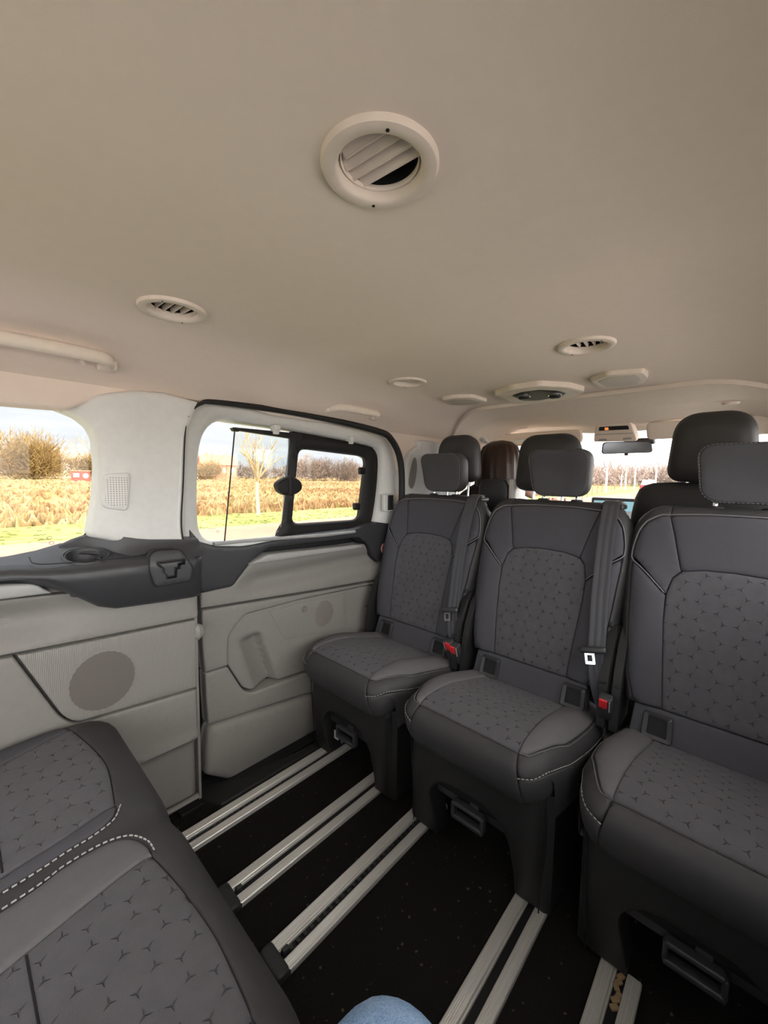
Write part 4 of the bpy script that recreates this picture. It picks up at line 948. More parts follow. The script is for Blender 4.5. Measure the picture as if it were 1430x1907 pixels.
def make_base(parent):
    # front apron with an arched opening between two legs, each leg on its rail
    top = [(-.182, .288), (.182, .288)]
    ap = rpoly([(.184, .292), (.192, .20), (.192, .0145), (.100, .0145), (.104, .06), (.120, .150), (.085, .190), (.045, .200), (-.045, .200), (-.085, .185), (-.112, .150), (-.124, .06), (-.124, .0145), (-.198, .0145), (-.198, .20), (-.186, .292)], [0, 0, .0, .004, 0, .03, .03, 0, 0, .03, .03, 0, .004, 0, 0, 0])
    fA = lambda u, v, h: (.180-.020*max(0, min(1, (.16-v)/.16))+h-.9*max(0, abs(u)-.165)**2/.03, u, v)
    slab('apron', ap, fA, MATS['seat_plastic'], parent, h=.008, r=.006, sp=.016, skirt=.05)
    for sg, y in ((1, .196), (-1, -.206)):
        s_ = MB(); rings = []
        for z, xb in ((.0145, -.22), (.12, -.22), (.22, -.24), (.30, -.25)):
            rings.append([(.158, y, z), (.165, y-sg*.012, z), (.165, y-sg*.045, z), (xb, y-sg*.045, z), (xb, y, z)])
        s_.loft(rings).build('leg', MATS['seat_plastic'], parent, angle=35)
        ln = MB(); ln.tube([(.176, y-sg*.020, .018), (.182, y-sg*.020, .12), (.187, y-sg*.016, .22), (.190, y-sg*.014, .285)], .0016, 6); ln.build('cover_seam', MATS['dark_deep'], parent)
    pn = MB(); pn.box((.06, 0, .21), (.22, .30, .11), .02); pn.build('underframe', MATS['dark_deep'], parent)
    ib = MB(); ib.box((.140, .0, .152), (.03, .24, .05), .012); ib.build('cross_beam', MATS['dark_trim'], parent)
    hb = MB(); hb.box((.178, .0, .158), (.022, .085, .012), .004); hb.box((.178, .0, .122), (.022, .090, .013), .004)
    for s in (-1, 1): hb.box((.178, s*.042, .140), (.020, .010, .040), .004)
    hb.build('release_handle', MATS['dark_trim'], parent)
    sb = MB(); sb.box((.164, -.012, .185), (.006, .026, .06), .002, rot=Matrix.Rotation(R(-12), 3, 'Y')); sb.build('release_strap', MATS['trim_strip'] if False else MATS['dark_trim'], parent)
def strip_mesh(pts, wdir, w, th=.0016):
    P = [Vector(p) for p in smooth_line(pts, 8)]; n = len(P); rings = []
    for i, p in enumerate(P):
        t = (P[min(i+1, n-1)]-P[max(i-1, 0)]).normalized(); f = i/(n-1)
        wd = (wdir(f) if callable(wdir) else Vector(wdir)); wd = (wd-t*wd.dot(t)).normalized(); nn = t.cross(wd); W = (w(f) if callable(w) else w)/2
        rr = []
        for a in np.linspace(-1, 1, 9): rr.append(p+wd*W*a+nn*(th/2+.0012*math.cos(a*math.pi*2.5)))
        for a in np.linspace(1, -1, 9): rr.append(p+wd*W*a+nn*(-th/2+.0012*math.cos(a*math.pi*2.5)))
        rings.append(rr)
    return MB().loft(rings)
def make_belt(parent, kink=0.0):
    # shoulder belt on the seat's -y side (right in the picture): guide, webbing, tongue, lower run, anchor
    g = MB(); g.box((-.345, -.168, .922), (.055, .062, .016), .006); g.box((-.326, -.168, .930), (.014, .056, .010), .004); gd = g.build('belt_guide', MATS['dark_trim'], parent)
    g = MB(); g.tube([(-.330, -.135, .928), (-.322, -.15, .938), (-.322, -.185, .938), (-.330, -.202, .930)], .0035, 8); g.build('guide_bezel', MATS['chrome'], gd)
    up = [(-.345, -.170, .938), (-.312, -.172, .938), (-.283, -.173, .915), (-.238, -.176, .82), (-.190, -.182+kink, .68), (-.158, -.190+kink, .575), (-.148, -.192+kink, .535)]
    strip_mesh(up, (0, 1, 0), lambda f: .046-.004*f).build('belt_webbing', MATS['belt'], parent)
    lo_ = [(-.150, -.190+kink, .53), (-.146, -.192+kink, .50), (-.142, -.200, .44), (-.150, -.222, .36)]
    strip_mesh(lo_, lambda f: Vector((.3*f, 1, 0)), lambda f: .040-.010*f).build('belt_webbing', MATS['belt'], parent)
    c = Vector((-.144, -.186+kink, .528)); rt = Matrix.Rotation(R(-17), 3, 'Y') @ Matrix.Rotation(R(-14), 3, 'X')
    tn = MB(); tn.box(c+Vector((.006, 0, .010)), (.016, .066, .018), .006, rot=rt); tg = tn.build('tongue', MATS['dark_trim'], parent)
    o_ = rpoly([(-.0125, -.030), (.0125, -.030), (.0125, .004), (-.0125, .004)], .003, 4); i__ = rpoly([(-.0062, -.022), (.0062, -.022), (.0062, -.006), (-.0062, -.006)], .001, 4)
    fT = lambda u, v, h: tuple(c+rt @ Vector((.008+h, u+.008, v)))
    l3 = lambda q, h: [fT(a, b, h) for a, b in q]
    ringmesh([l3(o_, 0), l3(o_, .002), l3(i__, .002), l3(i__, 0), l3(o_, 0)]).build('tongue_plate', MATS['chrome'], tg, angle=30)
    st = MB(); st.box((-.20, -.212, .60), (.012, .014, .014), .003); st.build('belt_stop', MATS['dark_trim'], parent)
def make_buckle(parent, y, name='buckle', z=.418):
    c = Vector((-.105, y, z)); rt = Matrix.Rotation(R(22), 3, 'Y') @ Matrix.Rotation(R(4), 3, 'X')
    b = MB(); b.box(c+rt @ Vector((-.008, 0, -.02)), (.026, .034, .075), .005, rot=rt); bo = b.build(name, MATS['dark_trim'], parent)
    r_ = MB(); r_.box(c+rt @ Vector((.0055, .003, .001)), (.006, .020, .030), .003, rot=rt); r_.build('release_button', MATS['belt_red'], bo)
    r_ = MB(); r_.box(c+rt @ Vector((.005, -.012, -.004)), (.004, .003, .036), .001, rot=rt); r_.build('edge_strip', MATS['trim_strip'], bo)
def make_hinge(parent):
    for sg, w in ((1, .215), (-1, -.222)):
        h = MB(); rings = []
        for z, xf, xb in ((.34, -.12, -.24), (.42, -.125, -.245), (.50, -.145, -.25), (.57, -.180, -.26), (.60, -.21, -.26)):
            rings.append([(xf, w-sg*.014, z), (xf, w+sg*.006, z), (xf-.012, w+sg*.012, z), (xb, w+sg*.012, z), (xb, w-sg*.014, z)])
        h.loft(rings).build('hinge_cover', MATS['seat_plastic'], parent, angle=35)
        g = MB(); g.tube([(-.119, w+sg*.004, .463), (-.119, w-sg*.012, .461)], .0016, 6); g.build('cover_seam', MATS['dark_deep'], parent)
def make_seat(label):
    t = tag(empty('van_seat'), label, 'seat', 'rear-facing second-row seats')
    make_cushion(t); make_base(t); make_back(t); make_headrest(t); make_hinge(t); make_belt(t); make_buckle(t, -.230)
    return t
s0 = make_seat('left rear-facing charcoal seat beside the sliding door, standing on the first two rails')
sx_ = 1.03
def place(o, x, y): o.location = (x, y, 0); o.rotation_euler = (0, 0, math.pi)
# local y is mirrored by the half turn, so the belt sits at world +y: flip the seat instead
def flip_y(root):
    seen = set()
    def rec(o):
        for c in [x for x in bpy.data.objects if x.parent == o]:
            if c.type == 'MESH' and c.data.name not in seen:
                seen.add(c.data.name); c.data.transform(Matrix.Scale(-1, 4, (0, 1, 0))); c.data.flip_normals()
            rec(c)
    rec(root)
flip_y(s0)
s1 = copy_tree(s0); s1['label'] = 'middle rear-facing charcoal seat, between the left seat and the right-hand seat'
s2 = copy_tree(s0); s2['label'] = 'right-hand rear-facing charcoal seat cut by the right edge of the photo'
place(s0, sx_, .945); place(s1, sx_, .480); place(s2, sx_, .020)
# the left seat also shows a buckle by the door and a white label under its apron
make_buckle(s0, .205, 'buckle', .425)
wb = MB(); wb.box((.150, -.085, .085), (.004, .022, .030), .001); wb.build('label_tag', MATS['white_label'], s0)

# ================================================================ THIRD-ROW BENCH
YB0 = .72
XB = .005
BPR = [(-.30, .385), (-.20, .392), (-.10, .404), (.0, .414), (.10, .420), (.165, .418), (.200, .408), (.222, .386), (.227, .357), (.217, .324), (.198, .296)]
def benchW(s): return .424
BE = Surf(BPR, benchW, .06, lambda s, w: -.006*math.exp(-((w-.0)/.03)**2))
bench = tag(empty('bench_seat', (XB, YB0, 0)), 'charcoal third-row bench cushion in the bottom left corner, with two patterned inserts', 'seat')
def bs(x): return BE.s_of(x-XB, 0)
def bpoly(pts): return [(bs(x), y-YB0) for x, y in pts]
s_front = [(.150, 1.085), (.170, .970), (.175, .888), (.161, .779)]
insA = [(-.26, 1.01), (-.10, 1.02), (.033, 1.050), (.085, 1.062)]+smooth_line(s_front, 5)+[(.09, .760), (.016, .753), (-.26, .755)]
slab('seat_insert', bpoly(insA), BE, MATS['fabric_pattern'], bench, h=.010, r=.006, sp=.014)
insB = [(-.26, .60), (.0, .598), (.066, .610)]+smooth_line([(.173, .632), (.185, .553), (.192, .469), (.190, .407), (.186, .354)], 5)+[(.09, .345), (-.26, .34)]
slab('seat_insert', bpoly(insB), BE, MATS['fabric_pattern'], bench, h=.010, r=.006, sp=.014)
stA = [(.165, .774), (.150, .750), (.120, .739), (.084, .736), (.014, .730), (-.26, .728)]
stB = [(.174, .632), (.172, .656), (.156, .687), (.126, .702), (.079, .702), (.012, .689), (-.26, .685)]
bolA = [(-.26, .755), (.016, .753), (.09, .760), (.161, .779)]+smooth_line(stA, 4)
slab('bolster', bpoly(bolA), BE, MATS['fabric_plain'], bench, h=.009, r=.005, sp=.012)
bolB = smooth_line(stB, 5)[::-1]+[(.173, .632), (.066, .610), (.0, .598), (-.26, .60)]
slab('bolster', bpoly(bolB), BE, MATS['fabric_light'], bench, h=.012, r=.007, sp=.012)
farA = [(-.26, 1.01), (-.10, 1.02), (.033, 1.050), (.085, 1.062), (.150, 1.085), (.128, 1.12), (.05, 1.135), (-.26, 1.13)]
slab('bolster', bpoly(farA), BE, MATS['fabric_plain'], bench, h=.012, r=.007, sp=.012)
rgtB = [(.186, .354), (.09, .345), (-.26, .34), (-.26, .285), (.10, .285), (.19, .30)]
slab('bolster', bpoly(rgtB), BE, MATS['fabric_plain'], bench, h=.012, r=.007, sp=.012)
# front band and channel between the inserts, in one piece
E_ = BE.L
band = bpoly([(-.26, 1.13), (.05, 1.135), (.128, 1.12), (.150, 1.085)]+smooth_line(s_front, 5)[1:]+smooth_line(stA, 4)[1:])+bpoly(smooth_line(stB, 5)[::-1])+bpoly(smooth_line([(.173, .632), (.185, .553), (.192, .469), (.190, .407), (.186, .354)], 5)[1:]+[(.19, .30), (.10, .285), (-.26, .285)])+[(0, -.56), (E_, -.56), (E_, .56), (0, .56)]
slab('front_band', band, BE, MATS['leatherette'], bench, h=.009, r=.005, sp=.016)
stitches('stitching', BE, bpoly([(x+.002, y-.006) for x, y in stA]), bench, .0105, r=.0012)
stitches('stitching', BE, bpoly([(x+.004, y+.004) for x, y in stB]), bench, .0105, r=.0012)
for (a, b) in (((.030, .598), (.034, .36)), ((.018, 1.04), (.019, .757))):
    stitches('cross_seam', BE, bpoly([a, ((a[0]+b[0])/2, (a[1]+b[1])/2), b]), bench, .0100, solid=True, r=.0014, mat='dark_deep')
bb = MB(); bb.box((-.03, .005, .15), (.36, .84, .265), .03); bb.build('bench_base', MATS['seat_plastic'], bench)

# ================================================================ FRONT SEATS
def front_headrest(parent, y, w, zb, zt, x):
    k = MB(); cz_ = (zb+zt)/2; rings = []
    for f, dx in ((.55, -.055), (.85, -.048), (.97, -.028), (1.0, 0), (.95, .03), (.7, .045)):
        rings.append([(x+dx, y+a*f, cz_+(b-cz_)*f) for a, b in rpoly([(-w*.95, zb), (w*.95, zb), (w*.80, zt), (-w*.80, zt)], [.05, .05, .07, .07], 10)])
    k.loft(rings).build('headrest', MATS['leatherette'], parent, angle=60)
    for s in (-1, 1):
        p = MB(); p.tube([(x, y+s*.055, zb+.02), (x-.005, y+s*.055, .90)], .006, 10); p.build('post', MATS['chrome'], parent)
def front_back(parent, y, w, zt, x, name='backrest'):
    k = MB(); rings = []
    for z, f, xx in ((.25, .92, x+.10), (.45, .98, x+.07), (.65, 1.0, x+.035), (.82, 1.0, x+.005), (zt-.04, .93, x-.012), (zt-.012, .82, x-.016), (zt, .62, x-.012)):
        t = .055 if z < zt-.02 else .035
        rings.append([(xx-t*.6, y-w*f*.9, z), (xx-t, y-w*f*.6, z), (xx-t, y+w*f*.6, z), (xx-t*.6, y+w*f*.9, z), (xx, y+w*f, z), (xx+t, y+w*f*.9, z), (xx+t, y-w*f*.9, z), (xx, y-w*f, z)])
    o = k.loft(rings).build(name, MATS['leatherette'], parent, angle=60); md = o.modifiers.new('s', 'SUBSURF'); md.levels = md.render_levels = 1
    c = MB(); c.box((x+.30, y, .36), (.46, w*1.85, .13), .05); c.build('cushion', MATS['leatherette'], parent)
    b = MB(); b.box((x+.30, y, .15), (.40, w*1.6, .30), .03); b.build('seat_base', MATS['seat_plastic'], parent)
t = tag(empty('driver_seat', (1.60, .09, 0)), 'dark driver seat seen from behind with a tall headrest, beyond the right-hand seat', 'seat')
front_back(t, 0, .235, 1.002, 0); front_headrest(t, .012, .118, 1.00, 1.212, -.035)
t = tag(empty('front_passenger_seat', (1.60, .79, 0)), 'dark double front passenger seat with two headrests and a grey shoulder block', 'seat')
front_back(t, .19, .20, .925, 0); front_back(t, -.24, .20, .90, 0)
front_headrest(t, .200, .112, .985, 1.196, -.035); front_headrest(t, -.205, .135, .955, 1.176, -.035)
q = [(.880-.79, .86), (.745-.79, .86), (.742-.79, .97), (.760-.79, 1.003), (.862-.79, 1.000), (.880-.79, .975)]
slab('shoulder_block', rpoly([(q_[0], q_[1]) for q_ in q][::-1], .012), lambda u, v, h: (-.02-h, u, v), MATS['dark_trim'], t, h=.03, r=.012, sp=.02, skirt=.06)
m_ = MB(); m_.box((.0, .742-.79-.016, .93), (.11, .030, .145), .012); m_.build('block_side', MATS['seat_shoulder_silver'], t)
# ================================================================ PEOPLE
def skinned(name, verts, edges, radii, mat, parent=None, root=0, sub=2):
    me = bpy.data.meshes.new(name); me.from_pydata([tuple(v) for v in verts], edges, []); me.update(); o = bpy.data.objects.new(name, me); COL.objects.link(o)
    md = o.modifiers.new('skin', 'SKIN'); md.use_smooth_shade = True
    if not me.skin_vertices: me.skin_vertices.new()
    for i, r in enumerate(radii):
        me.skin_vertices[0].data[i].radius = (r, r) if not hasattr(r, '__len__') else r; me.skin_vertices[0].data[i].use_root = (i == root)
    s = o.modifiers.new('sub', 'SUBSURF'); s.levels = s.render_levels = sub
    bpy.context.view_layer.update(); dg = bpy.context.evaluated_depsgraph_get(); m2 = bpy.data.meshes.new_from_object(o.evaluated_get(dg)); o.modifiers.clear(); o.data = m2; m2.materials.clear(); m2.materials.append(mat)
    for p in m2.polygons: p.use_smooth = True
    if parent is not None: o.parent = parent
    return o
# photographer: seated, only the left knee in pale jeans enters the frame
KN = Vector((.256, .199, .477))
v = [(-.26, .02, .46), (-.24, .10, .46), (-.02, .155, .478), KN, (.225, .200, .30), (.185, .205, .10), (-.24, -.055, .46), (-.02, -.06, .478), (.19, -.06, .455), (.19, -.06, .30), (.17, -.06, .10)]
e = [(0, 1), (1, 2), (2, 3), (3, 4), (4, 5), (0, 6), (6, 7), (7, 8), (8, 9), (9, 10)]
r = [(.11, .10), .090, .082, .066, .055, .048, .090, .082, .066, .055, .048]
pp = skinned('person', v, e, r, M_('denim'), sub=3)
tag(pp, 'seated person of whom only a knee in pale blue jeans shows at the bottom edge', 'person', 'people in the van')
for y in (.205, -.06):
    sh = MB(); sh.loft([[(.13+dx+.0, y+a*w, max(.0145, h*b+.0145)) for a, b in ((-1, 0), (-1, .5), (-.5, 1), (.5, 1), (1, .5), (1, 0))] for dx, w, h in ((-.02, .03, .07), (.02, .038, .085), (.10, .04, .07), (.17, .042, .05), (.205, .03, .035))]); so_ = sh.build('shoe', M_('shoe'), pp, angle=60)
se = MB(); se.tube([(.16, .262, .455), (.18, .268, .40), (.19, .262, .34)], .0016, 5); 
# front passenger: long dark brown hair seen from behind
hx = 1.80
hc = (hx, .905, 1.075)
v = [(1.74, .955, .50), (1.73, .955, .66), (1.74, .950, .82), (1.755, .935, .935), (1.775, .915, 1.00), (1.80, .905, 1.07), (1.80, .905, 1.12),
     (1.75, 1.08, .885), (1.80, 1.12, .72), (1.95, 1.09, .62), (1.75, .815, .895), (1.80, .765, .76), (1.94, .735, .80), (2.0, .72, .86),
     (1.90, 1.03, .47), (2.12, 1.03, .46), (2.16, 1.03, .22), (1.90, .86, .47), (2.12, .86, .46), (2.16, .86, .22)]
e = [(0, 1), (1, 2), (2, 3), (3, 4), (4, 5), (5, 6), (3, 7), (7, 8), (8, 9), (3, 10), (10, 11), (11, 12), (12, 13), (0, 14), (14, 15), (15, 16), (0, 17), (17, 18), (18, 19)]
r = [.13, .125, .12, .075, .045, .078, .070, .052, .042, .034, .052, .042, .034, .026, .075, .058, .045, .075, .058, .045]
ps = skinned('person', v, e, r, M_('brown_cloth'))
tag(ps, 'front passenger with long dark brown hair seen from behind, wearing a brown top', 'person', 'people in the van')
fa = MB(); fa.lathe([(0, -.105), (.045, -.098), (.072, -.06), (.083, 0), (.078, .05), (.05, .092), (0, .105)], (hx+.012, hc[1]-.004, hc[2]-.0), 32); fa.build('face', M_('skin'), ps)
no = MB(); no.tube([(hx+.088, hc[1]-.004, hc[2]+.02), (hx+.108, hc[1]-.004, hc[2]-.012), (hx+.09, hc[1]-.004, hc[2]-.022)], [.008, .012, .010], 8); no.build('nose', M_('skin'), ps)
# hair: cap falling over the shoulders with strand ridges
hm = MB(); rings = []
for z, rx, ry, dx in ((1.186, .012, .012, -.0), (1.178, .050, .048, -.004), (1.155, .084, .078, -.010), (1.115, .102, .094, -.014), (1.07, .108, .099, -.018), (1.02, .104, .102, -.024), (.975, .094, .108, -.030), (.93, .080, .108, -.034), (.90, .065, .100, -.036)):
    rg = []
    for j in range(64):
        a = 2*math.pi*j/64; k = 1+.030*math.sin(a*17+z*9)+.018*math.sin(a*29)
        back = math.cos(a) < .55
        f = k*(1 if back else (.93 if z > 1.10 else .55)); rg.append((hx+dx+rx*math.cos(a)*f, hc[1]+ry*math.sin(a)*k*(1 if back else .98), z))
    rings.append(rg)
hm.loft(rings).build('hair', M_('hair'), ps, angle=80)
hs = MB()
for k, (dy, dz) in enumerate(((0, 0), (-.010, -.01), (.008, .008), (.004, -.02), (-.004, .012))):
    hs.tube(smooth_line([(1.80, .868+dy*.4, 1.075+dz), (1.80, .845+dy, 1.02+dz), (1.79, .815+dy, .965+dz), (1.78, .790+dy*1.5, .925+dz)], 5), [.006]+[.008]*14+[.004], 7)
hs.build('sunlit_strands', M_('hair_sunlit'), ps)  # sunlit side of the hair, painted as brighter strands
# bare forearm and hand on the inner side, catching the daylight
am = MB(); am.tube(smooth_line([(1.775, .800, .97), (1.80, .775, .945), (1.84, .755, .93)], 4), [.018]*4+[.020]*5, 10); am.build('neckline', M_('skin'), ps)
hd = MB(); hd.tube(smooth_line([(2.0, .72, .86), (2.03, .715, .885), (2.06, .712, .90)], 4), [.022, .024, .026, .028, .028, .027, .026, .024, .020], 10)
for k in range(4): hd.tube(smooth_line([(2.055, .70+.013*k, .905), (2.085, .70+.013*k, .915-.003*k), (2.10, .70+.013*k, .900-.003*k), (2.095, .70+.013*k, .885)], 3), .0068, 8)
hd.tube(smooth_line([(2.03, .745, .895), (2.055, .758, .91), (2.08, .755, .905)], 3), .0075, 8)
hd.build('hand', M_('skin'), ps)

# ================================================================ OUTSIDE
GZ = -.60
def gplane(name, poly, mat, z, kind='structure'):
    m_ = MB(); n = len(poly); m_.add([(x, y, z) for x, y in poly]+[(x, y, z-.05) for x, y in poly], [tuple(range(n))]+[(i, n+i, n+(i+1) % n, (i+1) % n) for i in range(n)])
    o = m_.build(name, M_(mat), smooth=False); o['kind'] = kind; return o
g = gplane('ground_field', [(-700, -16), (1500, -16), (1500, 1400), (-700, 1400)], 'field', GZ-.06)
B10 = math.tan(R(10.2))
def bend(y, x0=40, L=900): 
    return [(-60, y), (x0, y)]+[(x0+d, y+B10*d*min(1, d/60.0)*(.5 if d < 60 else 1)+(0 if d < 60 else -.0)) for d in (10, 20, 30, 40, 50)]+[(x0+60+d, y+B10*(30+d)) for d in (0, 40, 120, 300, L)]
def strip2(name, ya, yb, mat, z): 
    a = bend(ya); b = bend(yb); return gplane(name, a+b[::-1], mat, z)
strip2('ground_verge', 12.1, 16.2, 'verge_grass', GZ-.02)
strip2('path', 8.6, 12.1, 'path_pink', GZ-.01)
strip2('ground_verge_inner', 3.2, 8.6, 'verge_grass', GZ-.025)
strip2('road', -2.2, 3.2, 'asphalt', GZ-.015)
gplane('ground_bounce', [(-700, -700), (1500, -700), (1500, -1.6), (-700, -1.6)], 'bounce_pale', GZ-.02)  # unseen ground added on the right to bounce light up to the ceiling
rnd = random.Random(11)
# rough tufts that give the field and verge their texture
def tufts(name, n, y0, y1, h, mats, label, cat, seed):
    rg = np.random.default_rng(seed); y = y0+(y1-y0)*rg.random(n)**1.6; x = -.35*y-2+(y*2.2+16)*rg.random(n); z = np.full(n, GZ-.06)
    hh = h*(.5+rg.random(n)); a = rg.random(n)*6.283; w = (.05+.0022*y); lean = (rg.random((n, 2))-.5)*.6
    V = []; F = []; P = np.stack([x, y, z], 1)
    for k in range(2):
        d = np.stack([np.cos(a+k*1.6), np.sin(a+k*1.6), 0*a], 1)*(w*2.2)[:, None]; top = P+np.stack([lean[:, 0]*hh, lean[:, 1]*hh, hh], 1)
        V.append(np.stack([P-d, P+d, top+d*.25, top-d*.25], 1).reshape(-1, 3))
    V = np.concatenate(V); m_ = MB(); m_.v = [tuple(p) for p in V.tolist()]; m_.f = [(4*k, 4*k+1, 4*k+2, 4*k+3) for k in range(2*n)]
    o = m_.build(name, M_(mats), smooth=False); tag(o, label, cat, kind='stuff'); return o
tufts('field_grass', 14000, 16.0, 150, .26, 'tuft_tan', 'rough dry grass tufts covering the tan field', 'grass', 1)
tufts('verge_blades', 3000, 12.2, 16.2, .045, 'verge_grass', 'short green grass of the verge outside the left windows', 'grass', 2)
def tree_mesh(h, r0, levels=4, seed=0, spread=.55, n0=5, trunk=.35):
    rn = random.Random(seed); m_ = MB(); tw = MB()
    def br(p, d, L, r, lv):
        q = p+d*L; mid = (p+q)/2+Vector((rn.uniform(-1, 1), rn.uniform(-1, 1), 0))*L*.05
        (m_ if lv >= levels else tw).tube([p, mid, q], [r, r*.85, r*.62], 5 if lv > 1 else 3)
        if lv <= 0: return
        k = n0 if lv == levels else rn.choice((2, 3, 3))
        for i in range(k):
            a = rn.uniform(0, 6.28) if k < 4 else 6.28*i/k+rn.uniform(-.4, .4); tl = spread*rn.uniform(.6, 1.2); ax = Vector((math.cos(a), math.sin(a), 0)); dd = (d*math.cos(tl)+ax*math.sin(tl)); dd.z = abs(dd.z)*.8+.25; dd.normalize()
            st = p+(q-p)*(rn.uniform(.75, 1) if lv == levels else rn.uniform(.5, 1)); br(st, dd, L*rn.uniform(.55, .8) if lv < levels else h*rn.uniform(.25, .34), r*.55, lv-1)
    br(Vector((0, 0, 0)), Vector((rn.uniform(-.03, .03), rn.uniform(-.03, .03), 1)).normalized(), h*trunk, r0, levels)
    return m_, tw
def bare_tree(x, y, h, r0, seed, label, name='bare_tree', group=None, mats=('trunk_pale', 'twig_tan'), **kw):
    t = tag(empty(name, (x, y, GZ-.03)), label, 'tree', group); a, b = tree_mesh(h, r0, seed=seed, **kw); a.build('trunk', M_(mats[0]), t); b.build('branches', M_(mats[1]), t); return t
p = SZ(481, 958, GZ); bare_tree(p[0], p[1], 3.9, .075, 3, 'slim bare sapling standing on the verge outside the sliding door window', 'sapling', n0=7, spread=.62, levels=3, trunk=.46)
def twig_cloud(m_, c, rx, ry, rz, n, rn, L=1.6, w=.11):
    """loose dome of bare twigs: n thin crossing slivers pointing up and outwards"""
    U = np.array([[rn.gauss(0, 1), rn.gauss(0, 1), rn.gauss(0, 1)] for _ in range(n)]); U /= np.linalg.norm(U, axis=1)[:, None]
    rad = np.array([rn.random() for _ in range(n)])**.45; lump = 1+.16*np.sin(5*np.arctan2(U[:, 1], U[:, 0])+c[0])+.12*np.sin(7*U[:, 2]+c[1])
    P = np.array(c)+U*np.array([rx, ry, rz])*(rad*lump)[:, None]; P[:, 2] = np.maximum(P[:, 2], GZ+.2)
    D = U*np.array([.7, .7, .4])+np.array([[rn.uniform(-.5, .5), rn.uniform(-.5, .5), rn.uniform(.3, 1.0)] for _ in range(n)]); D /= np.linalg.norm(D, axis=1)[:, None]
    S = np.cross(D, np.array([[rn.uniform(-1, 1), rn.uniform(-1, 1), rn.uniform(-1, 1)] for _ in range(n)])); S /= (np.linalg.norm(S, axis=1)[:, None]+1e-6)
    l = L*np.array([rn.uniform(.5, 1.2) for _ in range(n)])[:, None]
    V = np.stack([P-S*w, P+S*w, P+D*l+S*w*.3, P+D*l-S*w*.3], 1).reshape(-1, 3); b = len(m_.v)
    m_.v += [tuple(p) for p in V.tolist()]; m_.f += [(b+4*k, b+4*k+1, b+4*k+2, b+4*k+3) for k in range(n)]
def blob(name, x, y, rx, rz, mat, label, cat, group, seed, parts=7):
    rn = random.Random(seed); m_ = MB()
    for k in range(parts): twig_cloud(m_, (rn.uniform(-.5, .5)*rx, rn.uniform(-.3, .3)*rx, rz*rn.uniform(.25, .55)), rx*rn.uniform(.4, .6), rx*rn.uniform(.4, .6), rz*rn.uniform(.35, .48), 620, rn, rz*.16, .07)
    m_.v = [(a, b, max(c_, 0.0)) for a, b, c_ in m_.v]
    o = m_.build(name, M_(mat), smooth=False); o.location = (x, y, GZ-.05); tag(o, label, cat, group); return o
def far(px, dist):
    d = ray(px, 880); d = d/np.hypot(d[0], d[1]); return float(d[0]*dist), float(d[1]*dist)
# hedgerow along the far edge of the field
hm_ = MB(); rn = random.Random(5)
for k in range(150):
    px = -330+k*11.5; dd = rn.uniform(195, 225); x, y = far(px, dd); rz = rn.uniform(4.0, 7.0)*(1.2 if 540 < px < 700 else 1)
    twig_cloud(hm_, (x, y, GZ+rz*.5), rn.uniform(6, 10), rn.uniform(5, 8), rz*.62, 190, rn, 2.2, .16)
o = hm_.build('hedgerow', M_('scrub'), smooth=False); tag(o, 'long brown leafless hedgerow along the far edge of the field', 'hedge', kind='stuff')
lb = ['big tan bush beyond the field, left in the quarter window', 'low tan bush beside the big tan bush in the quarter window', 'tan bush near the red hut', 'tan scrub clump in front of the red-roofed houses', 'bushy clump seen through the small opening window, left of the middle', 'bushy clump seen through the small opening window, towards its right end']
for k, (px, d, rx, rz) in enumerate(((38, 120, 9, 11.0), (85, 125, 8, 7.0), (166, 130, 6, 7.5), (388, 140, 6, 6.5), (590, 150, 9, 9.0), (650, 150, 8, 8.5))):
    x, y = far(px, d); blob('bush', x, y, rx, rz, 'bush_tan' if k < 4 else 'scrub', lb[k], 'bush', 'bushes at the far edge of the field', 20+k)
for k, (px, d, h, lb_) in enumerate(((12, 140, 14, 'tall bare tree at the left edge of the quarter window'), (164, 150, 16, 'tall bare tree right of the red hut'), (402, 165, 12, 'bare tree behind the red-roofed houses'), (560, 170, 13, 'bare tree over the hedge in the small opening window'), (30, 150, 12, 'bare tree above the big tan bush'), (480, 190, 11, 'far bare tree behind the sapling'))):
    x, y = far(px, d); bare_tree(x, y, h, .22, 40+k, lb_, group='bare trees beyond the field', mats=('bark', 'twig_tan'), levels=4, n0=5)
def house(px, d, w, dep, hw, hr, wall, roof, label, rot=0.0, wins=3):
    x, y = far(px, d); t = tag(empty('house', (x, y, GZ), math.atan2(y, x)+rot), label, 'house', 'houses beyond the field')
    m_ = MB(); m_.loft([[(-dep/2, s, 0), (dep/2, s, 0), (dep/2, s, hw), (0, s, hw+hr), (-dep/2, s, hw)] for s in (-w/2, w/2)]); m_.build('wall', M_(wall), t, smooth=False)
    m_ = MB(); 
    for s in (-1, 1): m_.add([(s*(dep/2+.4), -w/2-.4, hw-.3), (0, -w/2-.4, hw+hr+.1), (0, w/2+.4, hw+hr+.1), (s*(dep/2+.4), w/2+.4, hw-.3), (s*(dep/2+.4), -w/2-.4, hw-.1), (0, -w/2-.4, hw+hr+.35), (0, w/2+.4, hw+hr+.35), (s*(dep/2+.4), w/2+.4, hw-.1)], [(0, 1, 2, 3), (4, 7, 6, 5), (0, 4, 5, 1), (2, 6, 7, 3), (0, 3, 7, 4), (1, 5, 6, 2)])
    m_.build('roof', M_(roof), t, smooth=False)
    for k in range(wins):
        f = MB(); yy = -w/2+w*(k+.5)/wins; f.box((-dep/2-.05, yy, hw*.62), (.1, w/wins*.4, hw*.3)); f.build('window', M_('white_paint'), t, smooth=False)
    ch = MB(); ch.box((0, w*.3, hw+hr+.4), (.6, .9, 1.4)); ch.build('chimney', M_(wall), t, smooth=False)
    return t
